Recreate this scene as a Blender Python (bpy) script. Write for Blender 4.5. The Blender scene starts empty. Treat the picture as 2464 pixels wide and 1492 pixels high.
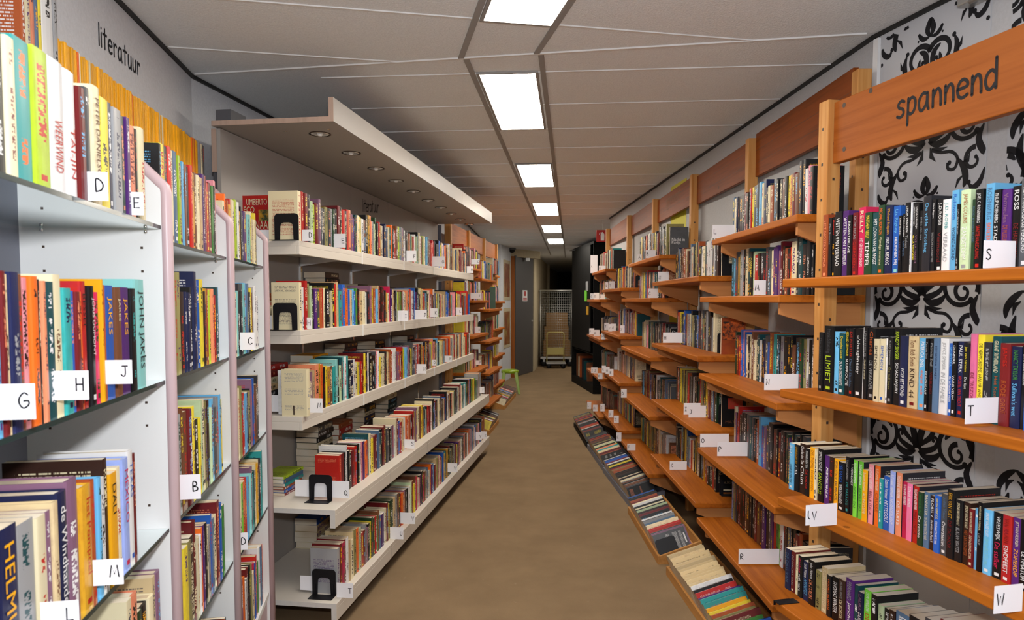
import bpy, math, random
from mathutils import Vector, Matrix
rnd = random.Random(7)
SC = bpy.context.scene
COL = SC.collection
# ------------------------------------------------------------------ camera, light, exposure
F, CX, CY, EYE = 1700.0, 1232.0, 821.0, 1.4          # pixels of a 2464x1492 frame
PITCH = math.atan(96 / F)
cd = bpy.data.cameras.new('camera'); cam = bpy.data.objects.new('camera', cd); COL.objects.link(cam)
cam.location = (0, 0, EYE); cam.rotation_euler = (math.pi / 2 - PITCH, 0, 0)
cd.sensor_fit = 'HORIZONTAL'; cd.sensor_width = 36; cd.lens = 36 * F / 2464
cd.shift_y = (CY - 746) / 2464; cd.clip_start = 0.02
cd.dof.use_dof = True; cd.dof.focus_distance = 2.8; cd.dof.aperture_fstop = 8.0
SC.camera = cam
SC.view_settings.view_transform = 'Standard'; SC.view_settings.look = 'None'
SC.view_settings.gamma = 1; SC.view_settings.use_curve_mapping = False
SC.view_settings.exposure = 0.32
w = bpy.data.worlds.new('world'); SC.world = w; w.use_nodes = True
w.node_tree.nodes['Background'].inputs[0].default_value = (0.75, 0.72, 0.70, 1)
w.node_tree.nodes['Background'].inputs[1].default_value = 0.22
FLASH_W, PANEL_E = 82.0, 24.0
fl = bpy.data.lights.new('camera_flash', 'POINT'); fl.shadow_soft_size = 0.04; fl.energy = FLASH_W
fl.color = (0.96, 0.97, 1.0)
flo = bpy.data.objects.new('camera_flash', fl); COL.objects.link(flo)
flo.location = (0.03, -0.03, 1.60); flo.rotation_euler = (math.radians(93), 0, 0)

# ------------------------------------------------------------------ measuring from the photograph
def ray(u, v):
    x = (u - CX) / F; y = (CY - v) / F
    return (x, math.cos(PITCH) + y * math.sin(PITCH), -math.sin(PITCH) + y * math.cos(PITCH))
def atz(u, v, z):
    r = ray(u, v); t = (z - EYE) / r[2]; return (r[0] * t, r[1] * t)
def aty(u, v, Y):
    r = ray(u, v); t = Y / r[1]; return (r[0] * t, EYE + r[2] * t)
def lin(c):
    c /= 255.0
    return c / 12.92 if c <= 0.04045 else ((c + 0.055) / 1.055) ** 2.4
def rgb(h):
    return (lin(int(h[0:2], 16)), lin(int(h[2:4], 16)), lin(int(h[4:6], 16)))

class Frame:
    """a vertical plane: a runs along it (heading = ang degrees from +y), n points out of it"""
    def __init__(s, p, ang, side):
        r = math.radians(ang)
        s.p = Vector((p[0], p[1], 0)); s.d = Vector((math.sin(r), math.cos(r), 0))
        s.n = Vector((s.d.y, -s.d.x, 0)) * side; s.side = side
    def at(s, a, n, z): return s.p + s.d * a + s.n * n + Vector((0, 0, z))
    def hit(s, u, v, n=0.0):
        """pixel -> (a, z) on the plane n"""
        r = ray(u, v); p = s.p + s.n * n
        det = -s.d.x * r[1] + r[0] * s.d.y
        a = (p.x * r[1] - r[0] * p.y) / det
        q = (s.d.y * -p.x + s.d.x * p.y) / det * -1
        q = (p.y + a * s.d.y) / r[1]
        return a, EYE + r[2] * q

# ------------------------------------------------------------------ mesh building
class MB:
    def __init__(s): s.v = []; s.f = []; s.m = []; s.sm = []
    def quadbox(s, c, mi=0):
        """c = 8 corners: bottom 4 then top 4"""
        i = len(s.v); s.v += [Vector(q) for q in c]
        for f in ((3, 2, 1, 0), (4, 5, 6, 7), (0, 1, 5, 4), (1, 2, 6, 5), (2, 3, 7, 6), (3, 0, 4, 7)):
            s.f.append([i + k for k in f]); s.m.append(mi); s.sm.append(False)
        return s
    def box(s, x0, x1, y0, y1, z0, z1, mi=0):
        return s.quadbox([(x0, y0, z0), (x1, y0, z0), (x1, y1, z0), (x0, y1, z0), (x0, y0, z1), (x1, y0, z1), (x1, y1, z1), (x0, y1, z1)], mi)
    def fbox(s, fr, a0, a1, n0, n1, z0, z1, mi=0):
        return s.quadbox([fr.at(a, n, z) for z in (z0, z1) for a, n in ((a0, n0), (a1, n0), (a1, n1), (a0, n1))], mi)
    def poly(s, pts, ext, mi=0):
        """n-gon pts pushed along ext (a vector)"""
        i = len(s.v); n = len(pts); e = Vector(ext)
        s.v += [Vector(p) for p in pts] + [Vector(p) + e for p in pts]
        s.f.append(list(range(i, i + n))[::-1]); s.m.append(mi); s.sm.append(False)
        s.f.append(list(range(i + n, i + 2 * n))); s.m.append(mi); s.sm.append(False)
        for k in range(n):
            k2 = (k + 1) % n
            s.f.append([i + k, i + k2, i + n + k2, i + n + k]); s.m.append(mi); s.sm.append(False)
        return s
    def face(s, pts, mi=0):
        i = len(s.v); s.v += [Vector(p) for p in pts]; s.f.append(list(range(i, i + len(pts)))); s.m.append(mi); s.sm.append(False); return s
    def tube(s, pts, r, n=8, mi=0, closed=False, caps=True):
        pts = [Vector(p) for p in pts]; N = len(pts); i = len(s.v); up = None
        rr = r if isinstance(r, (list, tuple)) else [r] * N
        for k, p in enumerate(pts):
            a = pts[(k - 1) % N] if (k > 0 or closed) else p
            b = pts[(k + 1) % N] if (k < N - 1 or closed) else p
            t = (b - a).normalized()
            if up is None: up = t.orthogonal().normalized()
            up = (up - t * up.dot(t)).normalized(); sd = t.cross(up)
            for j in range(n):
                an = 2 * math.pi * j / n
                s.v.append(p + (up * math.cos(an) + sd * math.sin(an)) * rr[k])
        for k in range(N if closed else N - 1):
            k2 = (k + 1) % N
            for j in range(n):
                j2 = (j + 1) % n
                s.f.append([i + k * n + j, i + k * n + j2, i + k2 * n + j2, i + k2 * n + j]); s.m.append(mi); s.sm.append(True)
        if caps and not closed:
            s.f.append([i + j for j in range(n)][::-1]); s.m.append(mi); s.sm.append(False)
            s.f.append([i + (N - 1) * n + j for j in range(n)]); s.m.append(mi); s.sm.append(False)
        return s
    def lathe(s, c, prof, n=20, mi=0, ax='z'):
        i = len(s.v); c = Vector(c)
        for r, h in prof:
            for j in range(n):
                an = 2 * math.pi * j / n
                q = (r * math.cos(an), r * math.sin(an), h)
                s.v.append(c + Vector(q if ax == 'z' else (q[0], q[2], q[1])))
        for k in range(len(prof) - 1):
            for j in range(n):
                j2 = (j + 1) % n
                s.f.append([i + k * n + j, i + k * n + j2, i + (k + 1) * n + j2, i + (k + 1) * n + j]); s.m.append(mi); s.sm.append(True)
        return s
    def build(s, name, mats, parent=None, loc=None, bevel=0):
        me = bpy.data.meshes.new(name)
        if parent is not None:
            q = parent; base = Vector((0, 0, 0))
            while q is not None: base = base + q.location; q = q.parent
        else: base = Vector(loc) if loc is not None else Vector((0, 0, 0))
        me.from_pydata([tuple(v - base) for v in s.v], [], s.f)
        if not isinstance(mats, (list, tuple)): mats = [mats]
        for m in mats: me.materials.append(m)
        me.polygons.foreach_set('material_index', s.m); me.polygons.foreach_set('use_smooth', s.sm)
        o = bpy.data.objects.new(name, me); COL.objects.link(o)
        if parent is not None: o.parent = parent
        else: o.location = base
        if bevel:
            b = o.modifiers.new('bevel', 'BEVEL'); b.width = bevel; b.segments = 2; b.limit_method = 'ANGLE'
        return o
def tag(o, label=None, cat=None, group=None, kind=None):
    if label: o['label'] = label
    if cat: o['category'] = cat
    if group: o['group'] = group
    if kind: o['kind'] = kind
    return o
def thing(name, loc, label, cat, group=None):
    o = bpy.data.objects.new(name, None); COL.objects.link(o); o.location = loc; o.empty_display_size = 0.05
    return tag(o, label, cat, group)

# ------------------------------------------------------------------ materials
def newmat(name, color=(0.8, 0.8, 0.8), rough=0.5, spec=0.5, metal=0.0):
    m = bpy.data.materials.new(name); m.use_nodes = True
    b = m.node_tree.nodes['Principled BSDF']
    b.inputs['Base Color'].default_value = (*color, 1); b.inputs['Roughness'].default_value = rough
    b.inputs['Specular IOR Level'].default_value = spec; b.inputs['Metallic'].default_value = metal
    return m
def N(m, t, **kw):
    n = m.node_tree.nodes.new(t)
    for k, v in kw.items(): setattr(n, k, v)
    return n
def L(m, a, b): m.node_tree.links.new(a, b)
def bsdf(m): return m.node_tree.nodes['Principled BSDF']
def math_(m, op, a, b=None, c=None):
    n = N(m, 'ShaderNodeMath', operation=op)
    for i, q in enumerate((a, b, c)):
        if q is None: continue
        if isinstance(q, (int, float)): n.inputs[i].default_value = q
        else: L(m, q, n.inputs[i])
    return n.outputs[0]
def noise(m, vec, scale, detail=2, rough=0.5):
    n = N(m, 'ShaderNodeTexNoise'); n.inputs['Scale'].default_value = scale; n.inputs['Detail'].default_value = detail
    n.inputs['Roughness'].default_value = rough
    if vec is not None: L(m, vec, n.inputs['Vector'])
    return n.outputs['Fac']
def ramp(m, fac, stops):
    n = N(m, 'ShaderNodeValToRGB'); e = n.color_ramp.elements
    while len(e) < len(stops): e.new(0.5)
    for k, (p, c) in enumerate(stops): e[k].position = p; e[k].color = (*c, 1)
    L(m, fac, n.inputs[0]); return n.outputs[0]
def mix(m, f, a, b):
    n = N(m, 'ShaderNodeMix', data_type='RGBA')
    for i, q in ((0, f), (6, a), (7, b)):
        if isinstance(q, (int, float)): n.inputs[i].default_value = q
        elif isinstance(q, tuple): n.inputs[i].default_value = (*q, 1)
        else: L(m, q, n.inputs[i])
    return n.outputs[2]
def geo(m): return N(m, 'ShaderNodeNewGeometry').outputs['Position']
def mapping(m, vec, sc=(1, 1, 1), rot=(0, 0, 0)):
    n = N(m, 'ShaderNodeMapping'); n.inputs['Scale'].default_value = sc; n.inputs['Rotation'].default_value = rot
    L(m, vec, n.inputs['Vector']); return n.outputs[0]
def bump(m, h, s, d=0.01):
    n = N(m, 'ShaderNodeBump'); n.inputs['Strength'].default_value = s; n.inputs['Distance'].default_value = d
    L(m, h, n.inputs['Height']); L(m, n.outputs[0], bsdf(m).inputs['Normal'])
def plaster(name, c, amt=0.06, sc=60, b=0.3):
    m = newmat(name, c, 0.85, 0.2); p = geo(m)
    f = noise(m, p, sc, 4, 0.6)
    L(m, ramp(m, f, [(0.3, tuple(q * (1 - amt) for q in c)), (0.7, tuple(min(1, q * (1 + amt)) for q in c))]), bsdf(m).inputs['Base Color'])
    bump(m, f, b, 0.004); return m
def wood(name, light, dark, along, rough=0.5, sc=1.0, knots=True):
    """grain stretched along an axis vector of world space; along = heading degrees or 'z'"""
    m = newmat(name, light, rough, 0.14); p = geo(m)
    if along == 'z': v = mapping(m, p, (1, 1, 0.045))
    else:
        v0 = mapping(m, p, (1, 1, 1), (0, 0, math.radians(along)))      # turn heading onto +y
        v = mapping(m, v0, (1, 0.045, 1))
    f = noise(m, v, 55 * sc, 3, 0.6); f2 = noise(m, v, 9 * sc, 2)
    fac = math_(m, 'ADD', math_(m, 'MULTIPLY', f, 0.55), math_(m, 'MULTIPLY', f2, 0.45))
    c = ramp(m, fac, [(0.34, dark), (0.50, tuple((a * 0.7 + b * 0.3) for a, b in zip(light, dark))), (0.62, light)])
    if knots:
        vo = N(m, 'ShaderNodeTexVoronoi'); vo.inputs['Scale'].default_value = 5.2
        L(m, mapping(m, p, (1, 1, 1) if along == 'z' else (1, 0.8, 1)), vo.inputs['Vector'])
        k = math_(m, 'LESS_THAN', vo.outputs['Distance'], 0.055)
        c = mix(m, math_(m, 'MULTIPLY', k, 0.55), c, tuple(q * 0.25 for q in dark))
    L(m, c, bsdf(m).inputs['Base Color']); bump(m, f, 0.08, 0.002); return m

M = {}
M['ceiling'] = newmat('ceiling_tile', (0.50, 0.49, 0.475), 0.9, 0.1)
_m = M['ceiling']; _p = geo(_m)
_f = noise(_m, _p, 130, 3, 0.7); _f2 = noise(_m, mapping(_m, _p, (1, 1, 1)), 420, 2, 0.6)
_s = math_(_m, 'GREATER_THAN', _f2, 0.66)
L(_m, mix(_m, math_(_m, 'MULTIPLY', _s, 0.7), ramp(_m, _f, [(0.3, (0.72, 0.745, 0.765)), (0.7, (0.82, 0.845, 0.865))]), (0.92, 0.93, 0.94)), bsdf(_m).inputs['Base Color'])
bump(_m, _f, 0.6, 0.006)
M['grid'] = newmat('grid_metal', (0.72, 0.71, 0.70), 0.5, 0.4)
M['gridd'] = newmat('runner_metal', (0.30, 0.29, 0.28), 0.6, 0.3)
M['wall'] = plaster('grey_wall', (0.60, 0.61, 0.64), 0.05, 90)
M['wallw'] = plaster('white_wall', (0.50, 0.50, 0.51), 0.05, 90)
M['wallbeige'] = plaster('beige_wall', (0.50, 0.42, 0.28), 0.08, 30)
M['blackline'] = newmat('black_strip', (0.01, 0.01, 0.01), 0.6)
M['floor'] = newmat('carpet', (0.3, 0.25, 0.19), 0.95, 0.1)
_m = M['floor']; _p = geo(_m); _f = noise(_m, _p, 3.0, 5, 0.6); _f2 = noise(_m, _p, 420, 2)
_c = ramp(_m, _f, [(0.3, (0.192, 0.127, 0.068)), (0.7, (0.250, 0.168, 0.092))])
_w = math_(_m, 'GREATER_THAN', noise(_m, _p, 38, 3, 0.7), 0.70)
_c = mix(_m, math_(_m, 'MULTIPLY', _w, 0.35), _c, (0.42, 0.34, 0.24))
_c = mix(_m, math_(_m, 'MULTIPLY', _f2, 0.25), _c, (0.22, 0.18, 0.13))
L(_m, _c, bsdf(_m).inputs['Base Color']); bump(_m, _f2, 0.35, 0.003)
M['panel'] = newmat('lamp_diffuser', (1, 1, 1)); b_ = bsdf(M['panel'])
b_.inputs['Emission Color'].default_value = (1, 0.92, 0.80, 1); b_.inputs['Emission Strength'].default_value = PANEL_E
M['pw'] = wood('white_laminate', (0.62, 0.60, 0.57), (0.58, 0.56, 0.53), 8, 0.35, knots=False)
M['cream'] = newmat('cream_laminate', (0.66, 0.61, 0.54), 0.38, 0.4)
M['canopy'] = newmat('taupe_laminate', (0.35, 0.325, 0.30), 0.45, 0.35)
M['edge'] = wood('raw_board_edge', (0.50, 0.36, 0.29), (0.40, 0.29, 0.23), 'z', 0.7, knots=False)
M['whiteside'] = newmat('white_melamine', (0.74, 0.75, 0.745), 0.4, 0.4)
M['backblue'] = newmat('grey_blue_melamine', (0.17, 0.18, 0.225), 0.5, 0.35)
M['pink'] = newmat('pink_edge_trim', (0.54, 0.40, 0.42), 0.35, 0.4)
M['card'] = newmat('white_card', (0.86, 0.86, 0.90), 0.35, 0.5)
M['ink'] = newmat('black_ink', (0.012, 0.012, 0.015), 0.6, 0.2)
M['black'] = newmat('black_metal', (0.008, 0.008, 0.010), 0.45, 0.25)
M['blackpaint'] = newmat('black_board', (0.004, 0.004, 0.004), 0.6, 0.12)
M['door'] = newmat('grey_door', (0.075, 0.07, 0.068), 0.5, 0.35)
M['chrome'] = newmat('chrome', (0.75, 0.74, 0.72), 0.16, 0.5, 1.0)
M['galv'] = newmat('galvanised', (0.50, 0.50, 0.48), 0.4, 0.5, 0.8)
M['screw'] = newmat('dark_screw', (0.05, 0.03, 0.02), 0.5, 0.4)
M['pages'] = newmat('book_pages', (0.55, 0.47, 0.36), 0.9, 0.1)
_m = M['pages']; _p = geo(_m); _f = noise(_m, mapping(_m, _p, (1, 1, 1)), 260, 2, 0.7); _g = noise(_m, _p, 7, 1)
L(_m, mix(_m, math_(_m, 'MULTIPLY', _f, 0.3), ramp(_m, _g, [(0.35, (0.58, 0.46, 0.32)), (0.5, (0.72, 0.62, 0.47)), (0.65, (0.76, 0.71, 0.60))]), (0.45, 0.37, 0.27)), bsdf(_m).inputs['Base Color'])
M['green'] = newmat('lime_plastic', rgb('7f9a12'), 0.3, 0.5)
M['red'] = newmat('sign_red', rgb('b3170f'), 0.4)
M['white'] = newmat('white_paint', (0.8, 0.8, 0.8), 0.45)
M['cartyellow'] = newmat('cream_yellow_steel', rgb('a89a5a'), 0.4)
M['cardboard'] = newmat('cardboard', rgb('8a6a45'), 0.8, 0.2)
M['yellow'] = newmat('yellow_card', rgb('c8c02a'), 0.6)
M['dgrey'] = newmat('dark_grey', (0.09, 0.09, 0.10), 0.5)
g = newmat('shelf_glass'); g.node_tree.nodes.remove(bsdf(g)); M['glass'] = g      # clear sheet: passes light, mirrors at grazing angles
_t = N(g, 'ShaderNodeBsdfTransparent'); _t.inputs[0].default_value = (0.80, 0.88, 0.87, 1)
_g = N(g, 'ShaderNodeBsdfGlossy'); _g.inputs['Roughness'].default_value = 0.03; _g.inputs[0].default_value = (0.9, 0.95, 0.95, 1)
_fr = N(g, 'ShaderNodeFresnel'); _fr.inputs[0].default_value = 1.45; _x = N(g, 'ShaderNodeMixShader')
L(g, _fr.outputs[0], _x.inputs[0]); L(g, _t.outputs[0], _x.inputs[1]); L(g, _g.outputs[0], _x.inputs[2]); L(g, _x.outputs[0], g.node_tree.nodes['Material Output'].inputs[0])
M['glassedge'] = newmat('glass_edge', (0.015, 0.035, 0.035), 0.15, 0.6)
PL, PD = rgb('ad611a'), rgb('86440d')
M['shelfR'] = wood('orange_pine_far', PL, PD, 1.85)
M['shelfN'] = wood('orange_pine_near', PL, PD, -12)
M['headN'] = wood('header_pine_near', rgb('9c5620'), rgb('804010'), -12)
M['shelfL'] = wood('orange_pine_back', PL, PD, 8)
M['headR'] = wood('header_pine', rgb('8a4414'), rgb('6e340a'), 1.85, knots=True)
M['post'] = wood('pale_pine', rgb('cf9a5c'), rgb('b5783c'), 'z')
M['bracket'] = wood('bracket_board', rgb('bb7f4c'), rgb('ad7240'), 90, 0.5, knots=False)
M['tray'] = wood('tray_beech', rgb('c08b50'), rgb('a87640'), 0, 0.5, knots=False)
M['doorwood'] = wood('door_frame_wood', rgb('9a5a26'), rgb('7c4218'), 'z', 0.5, knots=False)

# book cover: colours, seed and style come from face attributes
def cover_mat():
    m = newmat('book_cover', (0.5, 0.5, 0.5), 0.38, 0.28)
    a = N(m, 'ShaderNodeAttribute', attribute_name='col'); t = N(m, 'ShaderNodeAttribute', attribute_name='tcol')
    uv = N(m, 'ShaderNodeUVMap'); uv.uv_map = 'UVMap'
    sp = N(m, 'ShaderNodeSeparateXYZ'); L(m, uv.outputs[0], sp.inputs[0]); U, V = sp.outputs[0], sp.outputs[1]
    seed = a.outputs['Alpha']; style = t.outputs['Alpha']
    def vec(x, y, z):
        n = N(m, 'ShaderNodeCombineXYZ')
        for i, q in enumerate((x, y, z)):
            if isinstance(q, (int, float)): n.inputs[i].default_value = q
            else: L(m, q, n.inputs[i])
        return n.outputs[0]
    s50 = math_(m, 'MULTIPLY', seed, 50)
    # spine lettering
    let = math_(m, 'GREATER_THAN', noise(m, vec(math_(m, 'MULTIPLY', U, 3.4), math_(m, 'MULTIPLY', V, 46), s50), 1.0, 1), 0.50)
    band = math_(m, 'GREATER_THAN', noise(m, vec(0.3, math_(m, 'MULTIPLY', V, 4.2), math_(m, 'ADD', s50, 9)), 1.0, 0), 0.47)
    mu = math_(m, 'LESS_THAN', math_(m, 'ABSOLUTE', math_(m, 'SUBTRACT', U, 0.5)), math_(m, 'ADD', 0.16, math_(m, 'MULTIPLY', seed, 0.14)))
    mv = math_(m, 'LESS_THAN', math_(m, 'ABSOLUTE', math_(m, 'SUBTRACT', V, 0.52)), 0.40)
    isS = math_(m, 'LESS_THAN', math_(m, 'ABSOLUTE', math_(m, 'SUBTRACT', style, 1)), 0.2)
    txt = math_(m, 'MULTIPLY', math_(m, 'MULTIPLY', math_(m, 'MULTIPLY', let, band), math_(m, 'MULTIPLY', mu, mv)), isS)
    # publisher mark
    lu = math_(m, 'LESS_THAN', math_(m, 'ABSOLUTE', math_(m, 'SUBTRACT', U, 0.5)), 0.22)
    lv = math_(m, 'LESS_THAN', math_(m, 'ABSOLUTE', math_(m, 'SUBTRACT', V, 0.065)), 0.022)
    lg = math_(m, 'MULTIPLY', math_(m, 'MULTIPLY', lu, lv), math_(m, 'MULTIPLY', math_(m, 'LESS_THAN', style, 3.5), math_(m, 'MULTIPLY', math_(m, 'GREATER_THAN', style, 0.5), math_(m, 'GREATER_THAN', seed, 0.55))))
    isC = math_(m, 'LESS_THAN', math_(m, 'ABSOLUTE', math_(m, 'SUBTRACT', style, 2)), 0.2)
    lines = math_(m, 'GREATER_THAN', math_(m, 'SINE', math_(m, 'MULTIPLY', V, 230)), 0.1)
    words = math_(m, 'GREATER_THAN', noise(m, vec(math_(m, 'MULTIPLY', U, 45), math_(m, 'FLOOR', math_(m, 'MULTIPLY', V, 36.6)), s50), 1.0, 1), 0.46)
    cu = math_(m, 'LESS_THAN', math_(m, 'ABSOLUTE', math_(m, 'SUBTRACT', U, 0.5)), 0.38)
    cvb = math_(m, 'GREATER_THAN', noise(m, vec(0.7, math_(m, 'MULTIPLY', V, 5), math_(m, 'ADD', s50, 3)), 1.0, 0), 0.44)
    ctx = math_(m, 'MULTIPLY', math_(m, 'MULTIPLY', math_(m, 'MULTIPLY', lines, words), math_(m, 'MULTIPLY', cu, cvb)), math_(m, 'MULTIPLY', isC, math_(m, 'MULTIPLY', mv, 0.75)))
    # printed picture: patches of a second tone
    pic = noise(m, vec(math_(m, 'MULTIPLY', U, 1.6), math_(m, 'MULTIPLY', V, 5), math_(m, 'ADD', s50, 20)), 1.3, 4, 0.65)
    pk = math_(m, 'MULTIPLY', math_(m, 'GREATER_THAN', seed, 0.6), 0.75)
    pf = math_(m, 'MULTIPLY', pk, math_(m, 'MULTIPLY', math_(m, 'SUBTRACT', pic, 0.45), 2.2)); pf.node.use_clamp = True
    hs = N(m, 'ShaderNodeHueSaturation'); L(m, a.outputs['Color'], hs.inputs['Color']); hs.inputs['Hue'].default_value = 0.46
    hs.inputs['Value'].default_value = 0.55; hs.inputs['Saturation'].default_value = 1.0
    base = mix(m, pf, a.outputs['Color'], hs.outputs[0])
    tot = math_(m, 'MAXIMUM', txt, math_(m, 'MAXIMUM', lg, ctx))
    L(m, mix(m, tot, base, t.outputs['Color']), bsdf(m).inputs['Base Color'])
    bsdf(m).inputs['Coat Weight'].default_value = 0.08; bsdf(m).inputs['Coat Roughness'].default_value = 0.2
    return m
M['cover'] = cover_mat()
_inkc = {}
def ink(h):
    if h not in _inkc: _inkc[h] = newmat('print_' + h, rgb(h), 0.45, 0.3)
    return _inkc[h]

# ------------------------------------------------------------------ writing
G = {  # handwritten monoline letters, x-height 1
 'l': [[(0.1, 1.6), (0.08, 0)]], 'i': [[(0.1, 1.0), (0.1, 0)], [(0.1, 1.36), (0.1, 1.37)]],
 't': [[(0.38, 1.5), (0.34, 0.0)], [(0.0, 1.05), (0.72, 1.08)]],
 'e': [[(0.05, 0.52), (0.72, 0.6), (0.68, 0.88), (0.42, 1.02), (0.15, 0.88), (0.02, 0.5), (0.14, 0.12), (0.42, 0.0), (0.74, 0.12)]],
 'r': [[(0.1, 1.0), (0.12, 0)], [(0.12, 0.62), (0.3, 0.92), (0.52, 0.98), (0.64, 0.86)]],
 'a': [[(0.7, 0.92), (0.4, 1.02), (0.12, 0.8), (0.02, 0.42), (0.16, 0.04), (0.4, 0.04), (0.66, 0.4), (0.72, 0.98)], [(0.72, 0.98), (0.74, 0.2), (0.84, 0)]],
 'u': [[(0.08, 1.0), (0.06, 0.4), (0.18, 0.05), (0.42, 0.02), (0.66, 0.3), (0.72, 1.0)], [(0.72, 1.0), (0.76, 0.0)]],
 's': [[(0.62, 0.9), (0.36, 1.0), (0.1, 0.82), (0.2, 0.58), (0.5, 0.46), (0.58, 0.2), (0.34, 0.0), (0.02, 0.08)]],
 'p': [[(0.1, 1.0), (0.06, -0.6)], [(0.1, 0.75), (0.36, 1.0), (0.64, 0.88), (0.72, 0.5), (0.56, 0.12), (0.3, 0.02), (0.1, 0.16)]],
 'n': [[(0.08, 1.0), (0.08, 0.0)], [(0.08, 0.55), (0.3, 0.94), (0.52, 0.98), (0.66, 0.7), (0.7, 0.0)]],
 'd': [[(0.72, 1.6), (0.72, 0.0)], [(0.7, 0.8), (0.42, 1.0), (0.12, 0.82), (0.02, 0.42), (0.2, 0.03), (0.46, 0.04), (0.7, 0.3)]],
 'A': [[(0, 0), (0.5, 1.5), (0.95, 0)], [(0.2, 0.55), (0.82, 0.55)]], 'B': [[(0.1, 0), (0.1, 1.5), (0.55, 1.45), (0.6, 1.0), (0.1, 0.8), (0.7, 0.65), (0.75, 0.2), (0.1, 0)]],
 'C': [[(0.85, 1.3), (0.5, 1.5), (0.1, 1.0), (0.1, 0.4), (0.45, 0), (0.9, 0.2)]], 'D': [[(0.1, 0), (0.1, 1.5), (0.6, 1.35), (0.9, 0.8), (0.7, 0.2), (0.1, 0)]],
 'E': [[(0.8, 1.5), (0.1, 1.5), (0.1, 0), (0.85, 0)], [(0.1, 0.75), (0.7, 0.78)]], 'F': [[(0.8, 1.5), (0.1, 1.5), (0.1, 0)], [(0.1, 0.75), (0.65, 0.78)]],
 'G': [[(0.85, 1.3), (0.5, 1.5), (0.1, 1.0), (0.1, 0.4), (0.45, 0), (0.9, 0.3), (0.9, 0.7), (0.5, 0.7)]], 'H': [[(0.1, 0), (0.1, 1.5)], [(0.85, 0), (0.85, 1.5)], [(0.1, 0.75), (0.85, 0.75)]],
 'I': [[(0.1, 1.5), (0.7, 1.5)], [(0.4, 1.5), (0.4, 0)], [(0.1, 0), (0.7, 0)]], 'J': [[(0.2, 1.5), (0.9, 1.5)], [(0.6, 1.5), (0.6, 0.3), (0.35, 0), (0.05, 0.25)]],
 'K': [[(0.1, 0), (0.1, 1.5)], [(0.8, 1.5), (0.1, 0.65), (0.85, 0)]], 'L': [[(0.1, 1.5), (0.1, 0), (0.8, 0)]],
 'M': [[(0, 0), (0.2, 1.5), (0.55, 0.4), (0.9, 1.5), (1.1, 0)]], 'N': [[(0.1, 0), (0.1, 1.5), (0.85, 0), (0.85, 1.5)]],
 'O': [[(0.5, 1.5), (0.1, 1.1), (0.1, 0.4), (0.5, 0), (0.9, 0.4), (0.9, 1.1), (0.5, 1.5)]], 'P': [[(0.1, 0), (0.1, 1.5), (0.7, 1.4), (0.75, 0.95), (0.1, 0.7)]],
 'Q': [[(0.5, 1.5), (0.1, 1.1), (0.1, 0.4), (0.5, 0), (0.9, 0.4), (0.9, 1.1), (0.5, 1.5)], [(0.55, 0.4), (1.0, -0.1)]], 'R': [[(0.1, 0), (0.1, 1.5), (0.7, 1.4), (0.75, 0.95), (0.1, 0.75), (0.85, 0)]],
 'S': [[(0.8, 1.3), (0.45, 1.5), (0.1, 1.2), (0.45, 0.8), (0.8, 0.4), (0.45, 0), (0.05, 0.15)]], 'T': [[(0, 1.5), (0.95, 1.5)], [(0.48, 1.5), (0.48, 0)]],
 'U': [[(0.1, 1.5), (0.1, 0.4), (0.45, 0), (0.8, 0.4), (0.8, 1.5)]], 'V': [[(0, 1.5), (0.42, 0), (0.85, 1.5)]],
 'W': [[(0, 1.5), (0.25, 0), (0.55, 1.1), (0.85, 0), (1.1, 1.5)]], 'Y': [[(0, 1.5), (0.45, 0.8), (0.9, 1.5)], [(0.45, 0.8), (0.3, 0)]],
 'Z': [[(0.05, 1.5), (0.85, 1.5), (0.05, 0), (0.9, 0)]], ' ': []}
def smooth(pl):
    if len(pl) < 4: return pl
    out = []
    for i in range(len(pl) - 1):
        p0 = pl[max(0, i - 1)]; p1 = pl[i]; p2 = pl[i + 1]; p3 = pl[min(len(pl) - 1, i + 2)]
        for k in range(4):
            t = k / 4
            out.append(tuple(0.5 * (2 * p1[j] + (p2[j] - p0[j]) * t + (2 * p0[j] - 5 * p1[j] + 4 * p2[j] - p3[j]) * t * t + (3 * p1[j] - p0[j] - 3 * p2[j] + p3[j]) * t ** 3) for j in (0, 1)))
    return out + [pl[-1]]
def ribbon(mb, pl, wf, place, e=None):
    """flat tapered stroke; place(x, y) -> Vector"""
    n = len(pl); Ls = []; Rs = []
    for i, p in enumerate(pl):
        a = pl[max(0, i - 1)]; b = pl[min(n - 1, i + 1)]
        dx, dy = b[0] - a[0], b[1] - a[1]; q = math.hypot(dx, dy) or 1
        ww = wf(i / max(1, n - 1)) / 2
        Ls.append((p[0] - dy / q * ww, p[1] + dx / q * ww)); Rs.append((p[0] + dy / q * ww, p[1] - dx / q * ww))
    for i in range(n - 1): mb.face([place(*Ls[i]), place(*Rs[i]), place(*Rs[i + 1]), place(*Ls[i + 1])])
def disc(mb, c, r, place, n=10):
    mb.face([place(c[0] + r * math.cos(2 * math.pi * k / n), c[1] + r * math.sin(2 * math.pi * k / n)) for k in range(n)])
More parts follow.
